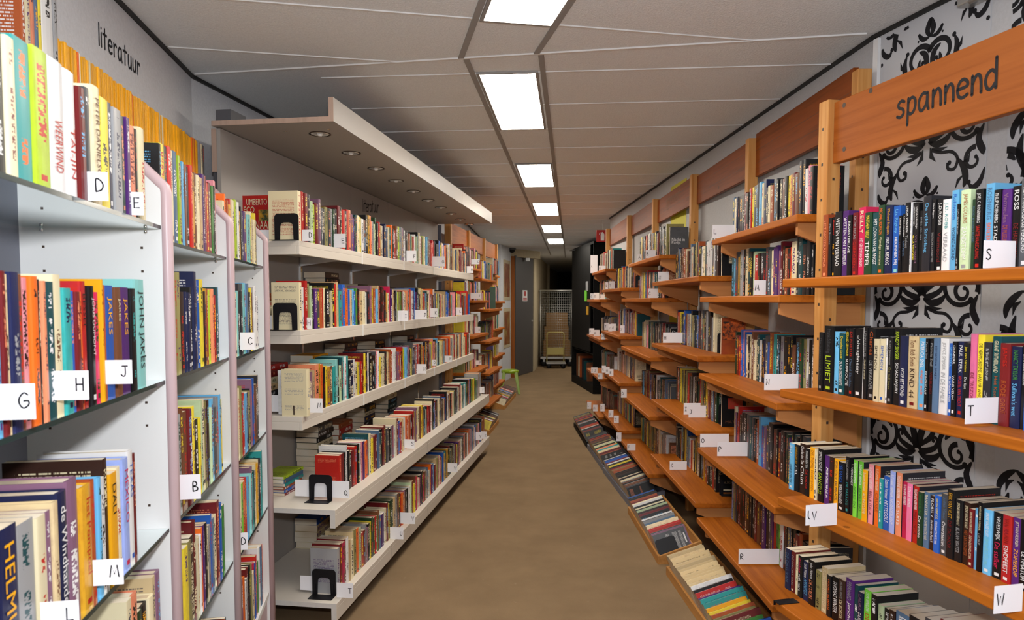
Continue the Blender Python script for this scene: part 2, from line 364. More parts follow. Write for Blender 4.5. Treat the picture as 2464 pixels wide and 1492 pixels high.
def hand(mb, text, org, right, up, size, wt=0.17, gap=0.32, outn=None, curvy=True):
    x = 0; off = Vector(outn) if outn else Vector((0, 0, 0)); k = 0
    for ch in text:
        wd = 0
        for pl in G.get(ch, []):
            q = smooth(pl) if (ch.islower() or ch in 'CDGOQSUJBPR') else pl
            k += 1; lift = off * (0.00003 * (k % 7))
            place = lambda a, b, x=x, lift=lift: Vector(org) + Vector(right) * ((x + a) * size) + Vector(up) * (b * size) + lift
            ribbon(mb, q, lambda t: wt, place)
            for p in (q if ch.isupper() else (q[0], q[-1])): disc(mb, p, wt / 2, place)
            wd = max(wd, max(p[0] for p in pl))
        x += wd + gap + (0.3 if ch == ' ' else 0)
    return x * size
_txt = {}
def text_mesh(s):
    if s not in _txt:
        c = bpy.data.curves.new('t', 'FONT'); c.body = s; c.resolution_u = 2; c.size = 1.0
        o = bpy.data.objects.new('t', c); COL.objects.link(o)
        bpy.context.view_layer.update()
        dg = bpy.context.evaluated_depsgraph_get()
        me = bpy.data.meshes.new_from_object(o.evaluated_get(dg))
        vs = [tuple(v.co) for v in me.vertices]; fs = [list(p.vertices) for p in me.polygons]
        bpy.data.objects.remove(o); bpy.data.curves.remove(c); bpy.data.meshes.remove(me)
        if vs:
            x0 = min(v[0] for v in vs); x1 = max(v[0] for v in vs); y0 = min(v[1] for v in vs); y1 = max(v[1] for v in vs)
        else: x0 = x1 = y0 = y1 = 0
        _txt[s] = (vs, fs, x0, x1, y0, y1)
    return _txt[s]
def put_text(mb, s, org, right, up, length, height, mi=0, center=True):
    """text box starting at org, running along right, no longer than length and no taller than height"""
    vs, fs, x0, x1, y0, y1 = text_mesh(s)
    if not vs: return
    sx = length / (x1 - x0); sy = height / (y1 - y0)
    k = min(sx, sy); kx = min(sx, k * 1.15); ky = min(sy, k * 2.4)
    i = len(mb.v); org = Vector(org); right = Vector(right); up = Vector(up)
    yo = (height - (y1 - y0) * ky) / 2 if center else 0
    for v in vs: mb.v.append(org + right * ((v[0] - x0) * kx) + up * ((v[1] - y0) * ky + yo))
    for f in fs: mb.f.append([i + q for q in f]); mb.m.append(mi); mb.sm.append(False)

# ------------------------------------------------------------------ books
PAL = {  # code: (hex, name)
 'k': ('0d0d10', 'black'), 'K': ('26262c', 'charcoal'), 'w': ('dcdcdc', 'white'), 'W': ('d6cba8', 'cream'), 'c': ('c2a77c', 'tan'),
 'r': ('b52218', 'red'), 'R': ('6a1618', 'dark red'), 'o': ('d9641c', 'orange'), 'O': ('9a4a20', 'rust'), 'y': ('dcc832', 'yellow'),
 'Y': ('c08f20', 'mustard'), 'g': ('3a7d33', 'green'), 'G': ('1d3a22', 'dark green'), 't': ('2a8f8f', 'teal'), 'T': ('0f4248', 'dark teal'),
 'b': ('2257b0', 'blue'), 'B': ('151c42', 'navy'), 's': ('62a9d6', 'sky blue'), 'S': ('4c6684', 'slate blue'), 'p': ('d98a94', 'pink'),
 'P': ('4a2068', 'purple'), 'm': ('c0204e', 'crimson'), 'v': ('7c5872', 'mauve'), 'l': ('a9c42c', 'lime'), 'L': ('8a8450', 'olive'),
 'a': ('7fc0bf', 'aqua'), 'n': ('6b4128', 'brown'), 'N': ('2e1a12', 'dark brown'), 'e': ('8f9092', 'grey'), 'E': ('47494d', 'dark grey'),
 'x': ('d98560', 'salmon'), 'q': ('b4c9a0', 'pale green'), 'd': ('e6a410', 'golden'), 'j': ('6fc23c', 'bright green'), 'h': ('8797cf', 'periwinkle'),
 'z': ('c9b48a', 'sand'), 'F': ('df6f9a', 'rose pink')}
DARKC = 'kKRGTBPNESnObrv'
BOOKS = []
def tcol_for(c, r):
    if c in DARKC: return r.choice('wwwWWydxrs')
    return r.choice('kkkBRrPG')
def add_book(kind, org, A, Nn, Z, w, h, d, col, phrase, group, idx=0, tcol=None, text=None, hard=False, cat='book', style=1, noun=None, label=None, prev=None):
    r = random.Random(hash((round(org[0], 4), round(org[1], 4), round(org[2], 4))) & 0xffffff)
    b = dict(kind=kind, org=Vector(org), A=Vector(A), N=Vector(Nn), Z=Vector(Z), w=w, h=h, d=d, col=col, phrase=phrase, group=group, idx=idx,
             tcol=tcol or tcol_for(col, r), text=text, hard=hard, seed=r.random(), cat=cat, style=style, noun=noun or kind.replace('_', ' '), label=label, nb=[])
    if prev is not None: prev['nb'].append(col); b['nb'].append(prev['col'])
    BOOKS.append(b); return b
def row(kind, fr, n, z, a0, a1, cols, phrase, group, wr=(0.012, 0.032), hr=(0.17, 0.21), dr=(0.10, 0.13), hard=0.3, rest='kwrbygWnBotRKeOpcS', back=True, jit=0.006, seed=0, start=0):
    """a row of upright books from a0 (the end nearest the camera) to a1; spines at normal offset n"""
    r = random.Random(seed * 131 + int(z * 100)); a = a0; i = 0; s = 1 if a1 > a0 else -1; prev = None
    h0 = r.uniform(*hr); run = 0; cc = None
    while True:
        w = r.uniform(*wr) * (0.8 + 0.4 * r.random())
        if abs(a1 - a) < w + 0.002: break
        if cols and i < len(cols): c = cols[i]
        else:
            if run <= 0: cc = r.choice(rest); run = 1 if r.random() < 0.8 else r.randint(2, 3)
            c = cc; run -= 1
        if r.random() < 0.6: h0 = r.uniform(*hr)
        h = h0 + r.uniform(-0.003, 0.003); d = min(dr[1], max(dr[0], h * 0.62))
        nn = n - r.uniform(0, jit)
        lo = min(a, a + s * w)
        prev = add_book(kind, fr.at(lo, nn, z), fr.d, fr.n, (0, 0, 1), w, h, d, c, phrase, group, i, hard=r.random() < hard, prev=prev)
        a += s * (w + 0.0006); i += 1
    return a
def px_row(kind, fr, n, z, items, phrase, group, vmid, dr=0.125, hard=0.0):
    """items: (u0, u1, vtop, col, tcol, text) measured on the spine plane"""
    prev = None
    for i, it in enumerate(items):
        u0, u1, vt, c = it[:4]; tc = it[4] if len(it) > 4 else None; tx = it[5] if len(it) > 5 else None
        aa, _ = fr.hit(u0, vmid, n); ab, _ = fr.hit(u1, vmid, n); am, zt = fr.hit((u0 + u1) / 2, vt, n)
        lo, hi = min(aa, ab), max(aa, ab)
        h = max(0.12, min(0.30, zt - z))
        prev = add_book(kind, fr.at(lo + 0.0003, n - (i * 37 % 5) * 0.0012, z), fr.d, fr.n, (0, 0, 1), hi - lo - 0.0006, h, dr, c, phrase, group, i, tcol=tc, text=tx, hard=hard > (i * 29 % 10) / 10, prev=prev, style=3 if tx else 1)
        if tx and tx[0].upper().startswith('SUZANNE'): prev['cov'] = 'K'; prev['seed'] *= 0.5

def book_geo(b, simple=False):
    """cover shell (U-shaped, rounded spine) and page block as vertex/face/attribute lists"""
    w, h, d = b['w'], b['h'], b['d']; hard = b['hard']
    bt = 0.0022 if hard else 0.0006; bt = min(bt, w * 0.2); ov = 0.003 if hard else 0.0004
    bul = min(0.004, w * 0.16) if hard else min(0.0015, w * 0.06)
    if simple: op = [(0, -d), (0, -bul), (w, -bul), (w, -d)]
    else:
        op = [(0, -d), (0, -bul)] + [(w * (0.5 - 0.5 * math.cos(math.pi * k / 5)), -bul + bul * math.sin(math.pi * k / 5)) for k in range(1, 5)] + [(w, -bul), (w, -d)]
    ip = [(min(max(x, bt), w - bt), min(y, -bul - bt)) for x, y in op]
    n = len(op); V_ = []; F_ = []; A_ = []; UV = []
    P = lambda x, y, z: b['org'] + b['A'] * x + b['N'] * y + b['Z'] * z
    for z in (0, h):
        for x, y in op: V_.append(P(x, y, z))
        for x, y in ip: V_.append(P(x, y, z))
    o0, i0, o1, i1 = 0, n, 2 * n, 3 * n
    for k in range(n - 1):
        F_.append([o0 + k, o0 + k + 1, o1 + k + 1, o1 + k])
        spine = 1 <= k <= n - 3
        if spine: ua, ub = op[k][0] / w, op[k + 1][0] / w; A_.append(b['style'])
        else:
            ua, ub = (0, 1); A_.append(2 if b['style'] < 5 else 0)
            if k == 0: ua, ub = 0, 1
        UV.append([(ua, 0), (ub, 0), (ub, 1), (ua, 1)])
        F_.append([i0 + k + 1, i0 + k, i1 + k, i1 + k + 1]); A_.append(0); UV.append([(0, 0)] * 4)
        F_.append([o1 + k, o1 + k + 1, i1 + k + 1, i1 + k]); A_.append(0); UV.append([(0, 0)] * 4)
        F_.append([o0 + k + 1, o0 + k, i0 + k, i0 + k + 1]); A_.append(0); UV.append([(0, 0)] * 4)
    for k in (0, n - 1):
        F_.append([o0 + k, i0 + k, i1 + k, o1 + k]); A_.append(0); UV.append([(0, 0)] * 4)
    e = 0.00015
    pg = [P(x, y, z) for z in (ov, h - ov) for x, y in ((bt + e, -d + ov), (w - bt - e, -d + ov), (w - bt - e, -bul - bt - e), (bt + e, -bul - bt - e))]
    return V_, F_, A_, UV, pg
def jcol(b):
    h = PAL[b['col']][0]; c = rgb(h); k = 0.82 + 0.4 * ((b['seed'] * 7.3) % 1)
    q = (b['seed'] * 3.1) % 1 * 0.10
    return tuple(min(1, max(0.003, x * k + q * 0.06)) for x in c)
def attrs(me, cols, tcols, uvs):
    a = me.attributes.new('col', 'FLOAT_COLOR', 'FACE'); a.data.foreach_set('color', [x for c in cols for x in c])
    a = me.attributes.new('tcol', 'FLOAT_COLOR', 'FACE'); a.data.foreach_set('color', [x for c in tcols for x in c])
    l = me.uv_layers.new(name='UVMap'); l.data.foreach_set('uv', [x for f in uvs for p in f for x in p])
def title_on(b, root):
    """two-part titles run down the spine, like Dutch paperbacks: (text, colour) or (author, c1, title, c2)"""
    if not b['text']: return
    A, Nn, Z = b['A'], b['N'], b['Z']; w, h = b['w'], b['h']
    right = -Z; up = (-Nn).cross(Z); up.normalize()
    nn = 0.0009
    o = b['org'] + A * (w * 0.5) + Nn * nn
    t = b['text']; parts = []
    if len(t) == 2: parts = [(t[0], t[1], 0.10, 0.72)]
    else: parts = [(t[0], t[1], 0.05, 0.36), (t[2], t[3], 0.45, 0.40)]
    for s, c, f0, fl_ in parts:
        mb = MB(); hh = w * 0.5
        put_text(mb, s, o - Z * 0 + Z * (h * (1 - f0)) - up * (hh / 2), right, up, h * fl_, hh)
        if mb.v: mb.build('title', ink(PAL[c][0] if c in PAL else c), root)
def build_book(b):
    root = thing(b['kind'], b['org'], b['label'], b['cat'], b['group'])
    V_, F_, A_, UV, pg = book_geo(b)
    base = b['org']; me = bpy.data.meshes.new('cover'); me.from_pydata([tuple(v - base) for v in V_], [], F_)
    c = jcol(b); t = rgb(PAL[b['tcol']][0])
    cv = rgb(PAL[b['cov']][0]) if b.get('cov') else c
    attrs(me, [(*(cv if s == 2 else c), b['seed']) for s in A_], [(*t, s) for s in A_], UV); me.materials.append(M['cover'])
    o = bpy.data.objects.new('cover', me); COL.objects.link(o); o.parent = root
    MB().quadbox(pg).build('pages', M['pages'], root)
    title_on(b, root)
    return root
def build_mass(name, bs, label, cat):
    V_ = []; F_ = []; C_ = []; T_ = []; UV_ = []; mi = []
    for b in bs:
        v, f, a, uv, pg = book_geo(b, True); i = len(V_); V_ += v; c = jcol(b); t = rgb(PAL[b['tcol']][0])
        for q, s, u in zip(f, a, uv): F_.append([i + k for k in q]); C_.append((*c, b['seed'])); T_.append((*t, s)); UV_.append(u); mi.append(0)
        i = len(V_); V_ += pg
        for q in ((3, 2, 1, 0), (4, 5, 6, 7), (0, 1, 5, 4), (1, 2, 6, 5), (2, 3, 7, 6), (3, 0, 4, 7)):
            F_.append([i + k for k in q]); C_.append((0, 0, 0, 0)); T_.append((0, 0, 0, 0)); UV_.append([(0, 0)] * 4); mi.append(1)
    me = bpy.data.meshes.new(name); me.from_pydata([tuple(v) for v in V_], [], F_); attrs(me, C_, T_, UV_)
    me.materials.append(M['cover']); me.materials.append(M['pages']); me.polygons.foreach_set('material_index', mi)
    o = bpy.data.objects.new(name, me); COL.objects.link(o); return tag(o, label, cat, None, 'stuff')

# ------------------------------------------------------------------ the room
CEIL = 2.36; S_ = (CEIL - EYE) / 1.15
def sc(p): return (p[0] * S_, p[1] * S_)
NL0, CL = (-1.04, 0.75), sc((-1.632, 3.664))
NL0 = (CL[0] + 0.1405 * 5.0, CL[1] - 5.0)                       # left wall behind the camera
CR = sc((1.571, 3.129)); NR0 = (CR[0] + 0.2166 * 4.6, CR[1] - 4.6)
WL = [NL0, CL, (-0.60, 8.0), (-0.42, 12.0), (-0.18, 12.0), (-0.02, 12.9)]
WR = [NR0, CR, (1.13, 8.2), (2.1, 8.25), (2.1, 15.6)]
def wall(name, pts, mat, z0=0, z1=CEIL, th=0.1, side=1):
    mb = MB()
    for p, q in zip(pts, pts[1:]):
        d = Vector((q[0] - p[0], q[1] - p[1], 0)).normalized(); nn = Vector((d.y, -d.x, 0)) * side * th
        P, Q = Vector((p[0], p[1], 0)), Vector((q[0], q[1], 0))
        mb.quadbox([P + Vector((0, 0, z0)), Q + Vector((0, 0, z0)), Q + nn + Vector((0, 0, z0)), P + nn + Vector((0, 0, z0)),
                    P + Vector((0, 0, z1)), Q + Vector((0, 0, z1)), Q + nn + Vector((0, 0, z1)), P + nn + Vector((0, 0, z1))])
    return tag(mb.build(name, mat), kind='structure')
tag(MB().box(-3.5, 4.0, -2.6, 26, -0.1, 0).build('floor', M['floor']), kind='structure')
tag(MB().box(-3.5, 4.0, -2.6, 26, CEIL, CEIL + 0.1).build('ceiling', M['ceiling']), kind='structure')
wall('wall_left', WL, M['wall'], side=-1)
wr_ = wall('wall_right', WR, M['wallw'], side=1)
tag(MB().box(NL0[0] - 0.3, NR0[0] + 0.3, -2.1, -2.0, 0, CEIL).build('wall_rear', M['wallw']), kind='structure')
# passage beyond the doorway
wall('wall_passage', [(0.44, 14.08), (0.58, 15.4), (0.92, 18.5), (0.98, 18.5), (1.1, 20.5), (1.5, 23.5)], M['wallbeige'], side=-1)
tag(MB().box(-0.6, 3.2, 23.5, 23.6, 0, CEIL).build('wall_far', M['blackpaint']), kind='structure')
wall("wall_passage_right", [(2.1, 15.6), (2.3, 23.5)], M["wallbeige"], side=1)
wall('wall_above_door', [(-0.02, 12.95), (0.55, 13.75)], M['wallbeige'], 2.22, CEIL, side=-1)
# black strip where walls meet ceiling
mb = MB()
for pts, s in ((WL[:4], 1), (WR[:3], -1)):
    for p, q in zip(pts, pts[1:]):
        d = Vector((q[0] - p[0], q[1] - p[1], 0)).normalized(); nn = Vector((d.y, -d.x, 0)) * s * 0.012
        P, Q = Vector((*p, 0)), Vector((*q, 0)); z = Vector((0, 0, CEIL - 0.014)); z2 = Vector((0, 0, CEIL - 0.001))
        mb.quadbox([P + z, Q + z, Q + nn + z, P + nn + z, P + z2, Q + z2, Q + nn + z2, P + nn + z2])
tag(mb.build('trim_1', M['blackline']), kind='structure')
# ceiling grid, clipped to the two halves that meet along the bend
BL, BR = sc((-1.605, 3.65)), sc((1.523, 3.106))
farP = [BL, BR, (2.0, 6.0), (2.0, 20.0), (-0.02, 12.9), (-0.42, 12.0), (-0.60, 8.0)]
nearP = [BR, BL, NL0, (0, -1.99), NR0]
def clip(p, d, poly):
    lo, hi = -50, 50; n = len(poly)
    area = sum(poly[i][0] * poly[(i + 1) % n][1] - poly[(i + 1) % n][0] * poly[i][1] for i in range(n))
    for i in range(n):
        a, b = poly[i], poly[(i + 1) % n]; ex, ey = b[0] - a[0], b[1] - a[1]
        nx, ny = (-ey, ex) if area > 0 else (ey, -ex)
        c = (p[0] - a[0]) * nx + (p[1] - a[1]) * ny; k = d[0] * nx + d[1] * ny
        if abs(k) < 1e-9:
            if c < 0: return None
            continue
        t = -c / k
        if k > 0: lo = max(lo, t)
        else: hi = min(hi, t)
    return (lo, hi) if hi - lo > 0.02 else None
def bar(mb, p, d, t0, t1, wd, h=0.004):
    nx, ny = -d[1] * wd / 2, d[0] * wd / 2
    c = [(p[0] + d[0] * t + s * nx, p[1] + d[1] * t + s * ny) for t, s in ((t0, -1), (t1, -1), (t1, 1), (t0, 1))]
    mb.quadbox([(x, y, CEIL - h) for x, y in c] + [(x, y, CEIL + 0.001) for x, y in c])
fd = (math.sin(math.radians(4.75)), math.cos(math.radians(4.75))); fx = (fd[1], -fd[0])
nd = (math.sin(math.radians(-11.2)), math.cos(math.radians(-11.2))); nx_ = (nd[1], -nd[0])
RL, RR = sc((-0.225, 3.334)), sc((0.128, 3.28))
cross = MB(); run = MB(); TILE = 0.4905
s0 = sc((0.135, 3.65)); 
for k in range(-3, 21):
    p = (s0[0] + fd[0] * TILE * k, s0[1] - 0.028 + fd[1] * TILE * k); c = clip(p, fx, farP)
    if c: bar(cross, p, fx, c[0], c[1], 0.009)
n0 = sc((-0.127, 2.949))
for k in range(-9, 4):
    p = (n0[0] + nd[0] * TILE * k, n0[1] + nd[1] * TILE * k); c = clip(p, nx_, nearP)
    if c: bar(cross, p, nx_, c[0], c[1], 0.009)
for q in (RL, RR):
    c = clip(q, fd, farP)
    if c: bar(run, q, fd, c[0], c[1], 0.022, 0.005)
    c = clip((q[0], q[1] - 0.005), nd, nearP)
    if c: bar(run, (q[0], q[1] - 0.005), nd, c[0], c[1], 0.022, 0.005)
bd = Vector((BR[0] - BL[0], BR[1] - BL[1])); bl = bd.length; bd = bd / bl
bar(cross, BL, bd, 0, bl, 0.012, 0.0055)
tag(cross.build('trim_2', M['grid']), kind='structure'); tag(run.build('trim_3', M['gridd']), kind='structure')
# lamps
ORD = ['first', 'second', 'third', 'fourth', 'fifth', 'sixth']
def panel(p0, d, ln, wd, k, label):
    x = (d[1], -d[0]); t = thing('ceiling_lamp', (p0[0], p0[1], CEIL - 0.02), label, 'ceiling lamp', 'recessed lamps down the aisle ceiling')
    P = lambda a, b, z: (p0[0] + d[0] * a + x[0] * b, p0[1] + d[1] * a + x[1] * b, z)
    MB().quadbox([P(a, b, z) for z in (CEIL - 0.006, CEIL - 0.002) for a, b in ((0, 0), (ln, 0), (ln, wd), (0, wd))]).build('diffuser', M['panel'], t)
    m_ = MB()
    for a0, a1, b0, b1 in ((-0.012, 0, -0.012, wd + 0.012), (ln, ln + 0.012, -0.012, wd + 0.012), (0, ln, -0.012, 0), (0, ln, wd, wd + 0.012)):
        m_.quadbox([P(a, b, z) for z in (CEIL - 0.010, CEIL - 0.001) for a, b in ((a0, b0), (a1, b0), (a1, b1), (a0, b1))])
    m_.build('frame', M['gridd'], t)
    return t
wd = 0.235
lbl = ['bright ceiling lamp cut off by the top edge of the photo', 'largest whole ceiling lamp, past the bend in the ceiling grid', 'third ceiling lamp down the aisle, above the canopy end',
       'fourth ceiling lamp down the aisle', 'fifth ceiling lamp down the aisle', 'smallest, last ceiling lamp, nearest the grey door']
pn = sc((-0.127, 2.949))
panel((pn[0] - nd[0] * 0.96 + nx_[0] * 0.008, pn[1] - nd[1] * 0.96 + nx_[1] * 0.008), nd, 0.95, wd, 0, lbl[0])
panel((1.50, 13.5), (0, 1), 0.955, wd, 0, 'added ceiling lamp lighting the passage, unseen behind the black display case')  # unseen lamp added so the passage does not go black
for k in range(5):
    Y = 3.03 + 1.965 * k; q = (RL[0] + fd[0] / fd[1] * (Y - RL[1]), Y)
    panel((q[0] + 0.03 + (0.006 * k), q[1]), fd, 0.955, wd - 0.012 * 0, k + 1, lbl[k + 1])
# ------------------------------------------------------------------ small makers
def loc(fr, x, y):
    q = Vector((x, y, 0)) - fr.p; return q.dot(fr.d), q.dot(fr.n)
def screenright(n): return (-Vector(n)).cross(Vector((0, 0, 1))).normalized()
def hwidth(t): return sum(max([0] + [p[0] for pl in G[c] for p in pl]) + 0.32 for c in t) - 0.32
CARDG = {'l': 'letter dividers in the white units', 'w': 'letter dividers on the white bookcase', 'r': 'letter dividers on the pine planks'}
def card(fr, n, ui, uo, v0, v1, letter, where, g, lab=None, slant=0.0, zs=None):
    """white divider standing out from the books, its inner edge at pixel ui, outer edge at pixel uo"""
    a, zt = fr.hit(ui, v0, n); _, zb = fr.hit(ui, v1, n)
    if zs is not None and (v1 - 725) * (EYE - zs) > 0 and abs(EYE - zs) > 0.15:
        a2, n2 = loc(fr, *atz(ui, v1, zs + 0.001))
        if n - 0.01 <= n2 <= n + 0.25: n = max(n, n2); a, zt = fr.hit(ui, v0, n); _, zb = fr.hit(ui, v1, n)
    if zs is not None and abs(zb - zs) < 0.03: zt += max(0, zs + 0.001 - zb); zb = max(zb, zs + 0.001)
    # width along n so that the outer edge lands on column uo
    k = (uo - CX) / F; p = fr.p + fr.d * a + fr.n * n; nn = (fr.n + fr.d * slant).normalized()
    cp = math.cos(PITCH); fy = p.y * cp
    wd_ = (k * p.y - p.x) / (nn.x - k * nn.y) * 1.0
    wd_ = max(0.02, min(0.16, wd_)); h = zt - zb
    root = thing('letter_card', p + Vector((0, 0, zb)), lab or 'white card marked %s %s' % (letter, where), 'divider card', CARDG[g])
    th = fr.d * 0.0009
    P = lambda x, z: p + nn * x + Vector((0, 0, zb + z))
    MB().quadbox([P(-0.004, 0), P(wd_, 0), P(wd_, 0) + th, P(-0.004, 0) + th, P(-0.004, h), P(wd_, h), P(wd_, h) + th, P(-0.004, h) + th]).build('card', M['card'], root)
    if letter:
        mb = MB(); right = nn if nn.x > 0 else -nn; sz = min(h * 0.26, 0.013)
        lw = hwidth(letter) * sz
        x = wd_ - lw - 0.008 if nn.x > 0 else wd_ - 0.006
        hand(mb, letter, P(x, h * 0.32) - Vector((0, 0.0006, 0)), right, (0, 0, 1), sz * 1.1, 0.19)
        mb.build('letter', M['ink'], root)
    return root
def bookend(fr, a, nc, z, label, wd_=0.105, h=0.112, foot=0.05, group='black bookends'):
    """black plate with an arched opening, facing along the row, with a foot plate towards the camera"""
    t = thing('bookend', fr.at(a, nc, z), label, 'bookend', group)
    out = []; R = 0.016; hw = wd_ / 2
    out += [(-hw, 0.0022), (-hw, h - R)] + [(-hw + R - R * math.cos(q), h - R + R * math.sin(q)) for q in (0.4, 0.8, 1.2)] + [(-hw + R, h), (hw - R, h)] + [(hw - R + R * math.sin(q), h - R + R * math.cos(q)) for q in (0.4, 0.8, 1.2)] + [(hw, h - R), (hw, 0.0022)]
    iw = hw * 0.52; ih = h * 0.68
    inn = [(iw * 1.08, 0.0022), (iw, ih - R)] + [(iw - R + R * math.cos(q), ih - R + R * math.sin(q)) for q in (0.5, 1.0)] + [(iw - R, ih), (-iw + R, ih)] + [(-iw + R - R * math.sin(q), ih - R + R * math.cos(q)) for q in (0.5, 1.0)] + [(-iw, ih - R), (-iw * 1.08, 0.0022)]
    pts = [fr.at(a, nc + x, z + y) for x, y in out + inn]
    MB().poly(pts, fr.d * 0.0018).build('plate', M['black'], t)
    MB().fbox(fr, a - foot, a + 0.0018, nc - hw, nc + hw, z + 0.0004, z + 0.0021).build('foot', M['black'], t)
    mb = MB()
    if h < 0.02: return t
    for s in (-1, 1): MB().fbox(fr, a - 0.003, a, nc + s * hw * 0.76 - 0.003, nc + s * hw * 0.76 + 0.003, z + 0.0021, z + h * 0.42).build('rib', M['black'], t)
    return t

# ------------------------------------------------------------------ white units with glass shelves
LNF = Frame((-0.738, 1.52), -10.2, 1)
UP = [-0.97, 0.0, 0.63, 1.28]
GZS = [[1.561, 1.23, 0.905, 0.600, 0.240], [1.533, 1.23, 0.905, 0.600, 0.240], [1.537, 1.222, 0.885, 0.582, 0.235]]
GZ = GZS[0]
UNM = ['nearest', 'middle', 'far']
mats_side = [M['whiteside'], M['screw']]
for k in range(3):
    a0, a1 = UP[k], UP[k + 1]; GZ = GZS[k]
    t = thing('glass_shelf_unit', LNF.at((a0 + a1) / 2, -0.14, 0),
              ['white side-panelled unit with glass shelves and pink trim, cut off by the left border', 'narrow white glass-shelved unit between its two neighbours', 'narrow white glass-shelved unit touching the white bookcase'][k],
              'bookcase', 'white units with glass shelves and pink edge trim')
    for j, ap in ((0, a0), (1, a1)):
        if j == 0 and k > 0: continue
        mb = MB(); prof = [(-0.005, 0), (-0.005, 1.64), (-0.19, 1.825), (-0.30, 1.825), (-0.30, 0)]
        mb.poly([LNF.at(ap, n, z) for n, z in prof], LNF.d * 0.018)
        for zz in [z + s for z in GZ for s in (-0.05, -0.1, 0.05)]:
            for n in (-0.05, -0.24): mb.fbox(LNF, ap - 0.0004, ap, n - 0.0025, n + 0.0025, zz, zz + 0.005, 1)
        mb.build('side_panel', mats_side, t)
        path = [LNF.at(ap + 0.009, n, z) for n, z in ((-0.002, 0), (-0.002, 1.63), (-0.004, 1.642), (-0.012, 1.65), (-0.186, 1.824), (-0.2, 1.829), (-0.30, 1.829))]
        MB().tube(path, 0.0125, 10).build('edge_trim', M['pink'], t)
    MB().fbox(LNF, a0 + 0.018, a1, -0.30, -0.285, 0.0, 1.80).build('back_panel', M['backblue'], t)
    MB().fbox(LNF, a0 + 0.018, a1, -0.285, -0.02, 0.0, 0.22).build('plinth', M['pink'], t)
    for z in GZ[:-1]:
        g = MB().fbox(LNF, a0 + 0.0195, a1 - 0.0015, -0.275, -0.012, z - 0.008, z).build('glass_shelf', M['glass'], t)
        MB().fbox(LNF, a0 + 0.0195, a1 - 0.0015, -0.012, -0.0105, z - 0.008, z).build('polished_edge', M['glassedge'], g)
        mb = MB()
        for ap in (a0 + 0.0235, a1 - 0.0055):
            for n in (-0.04, -0.24): mb.lathe(LNF.at(ap, n, z - 0.018), [(0.0, 0), (0.004, 0.002), (0.004, 0.008), (0.0, 0.0095)], 8)
        mb.build('shelf_pin', M['chrome'], g)
    MB().fbox(LNF, a0 + 0.018, a1, -0.285, -0.012, GZ[4] - 0.02, GZ[4]).build('bottom_shelf', M['whiteside'], t)
GZ = GZS[0]
ld = thing('wall_ledge', LNF.at(0, -0.33, 1.83), 'white ledge behind the glass-shelved units carrying the yellow magazines', 'shelf')
MB().fbox(LNF, -1.0, 1.36, -0.43, -0.235, 1.844, 1.862).build('ledge_board', M['whiteside'], ld)
mb = MB()
for a in (-0.9, -0.3, 0.3, 0.9, 1.3): mb.fbox(LNF, a, a + 0.02, -0.40, -0.31, 0.0, 1.844)
mb.build('support', M['whiteside'], ld)

GN = ['upper', 'second', 'third', 'fourth', 'lowest']
def lp(k, i): return 'on %s glass shelf, %s white unit' % (GN[i], UNM[k])
BG = 'hardback and soft books in the white units, %s shelf of the %s unit'
z = GZ[0]
px_row('hardback_book', LNF, -0.012, z, [(-60, -30, 30, 'k'), (-29, 0, 60, 'n'), (0, 25, 45, 'k'), (26, 47, 97, 'W'), (48, 86, 102, 't', 'o'), (88, 122, 125, 'l', 'r'),
    (125, 166, 150, 'w', 'r', ('', 'r', 'WEERWIND', 'r')), (168, 195, 176, 'w', 'r', ('', 'r', 'TAI-JIN', 'r')), (196, 213, 215, 'R'), (214, 226, 215, 'E', 'w'), (227, 246, 212, 'W', 'n', ('PETER DANIELSON', 'n')),
    (247, 267, 240, 'y', 'k'), (268, 277, 250, 'B'), (278, 296, 265, 'e', 'B'), (297, 305, 282, 'G'), (306, 314, 285, 'P'), (315, 330, 305, 'x'), (331, 337, 312, 'k'), (338, 351, 310, 'W', 'r')], lp(0, 0), BG % ('upper', 'nearest'), 350, 0.15, 0.5)
z = GZ[1]
px_row('hardback_book', LNF, -0.012, z, [(-55, -32, 640, 'R'), (-31, -1, 640, 'b'), (0, 11, 668, 's'), (12, 21, 652, 'R'), (22, 30, 660, 'z'), (31, 52, 655, 'B', 'e'), (53, 63, 660, 'n'), (64, 82, 668, 'p'), (83, 101, 665, 'o'), (102, 107, 672, 'k'),
    (108, 116, 676, 'x'), (117, 139, 678, 'T', 'w'), (140, 160, 661, 'W', 'n'), (161, 178, 693, 't'), (179, 186, 700, 'b'), (187, 197, 702, 'R'), (198, 204, 702, 'o'), (205, 220, 677, 'r', 'k', ('BESSEL', 'k')), (221, 234, 688, 'k', 'w', ('JORIS DUMONT', 'w')),
    (235, 247, 703, 'm'), (248, 253, 672, 'd'), (254, 260, 686, 'O'), (261, 283, 687, 'b', 'W', ('JAKES', 'd')), (284, 297, 692, 'n', 'W', ('JAKES', 'W')), (298, 318, 692, 'P', 'W', ('JAKES', 'd')), (319, 330, 694, 'k', 't'), (331, 356, 673, 'a', 'k', ('JOHN JAKES', 'k'))], lp(0, 1), BG % ('second', 'nearest'), 820, 0.15, 0.5)
z = 0.905
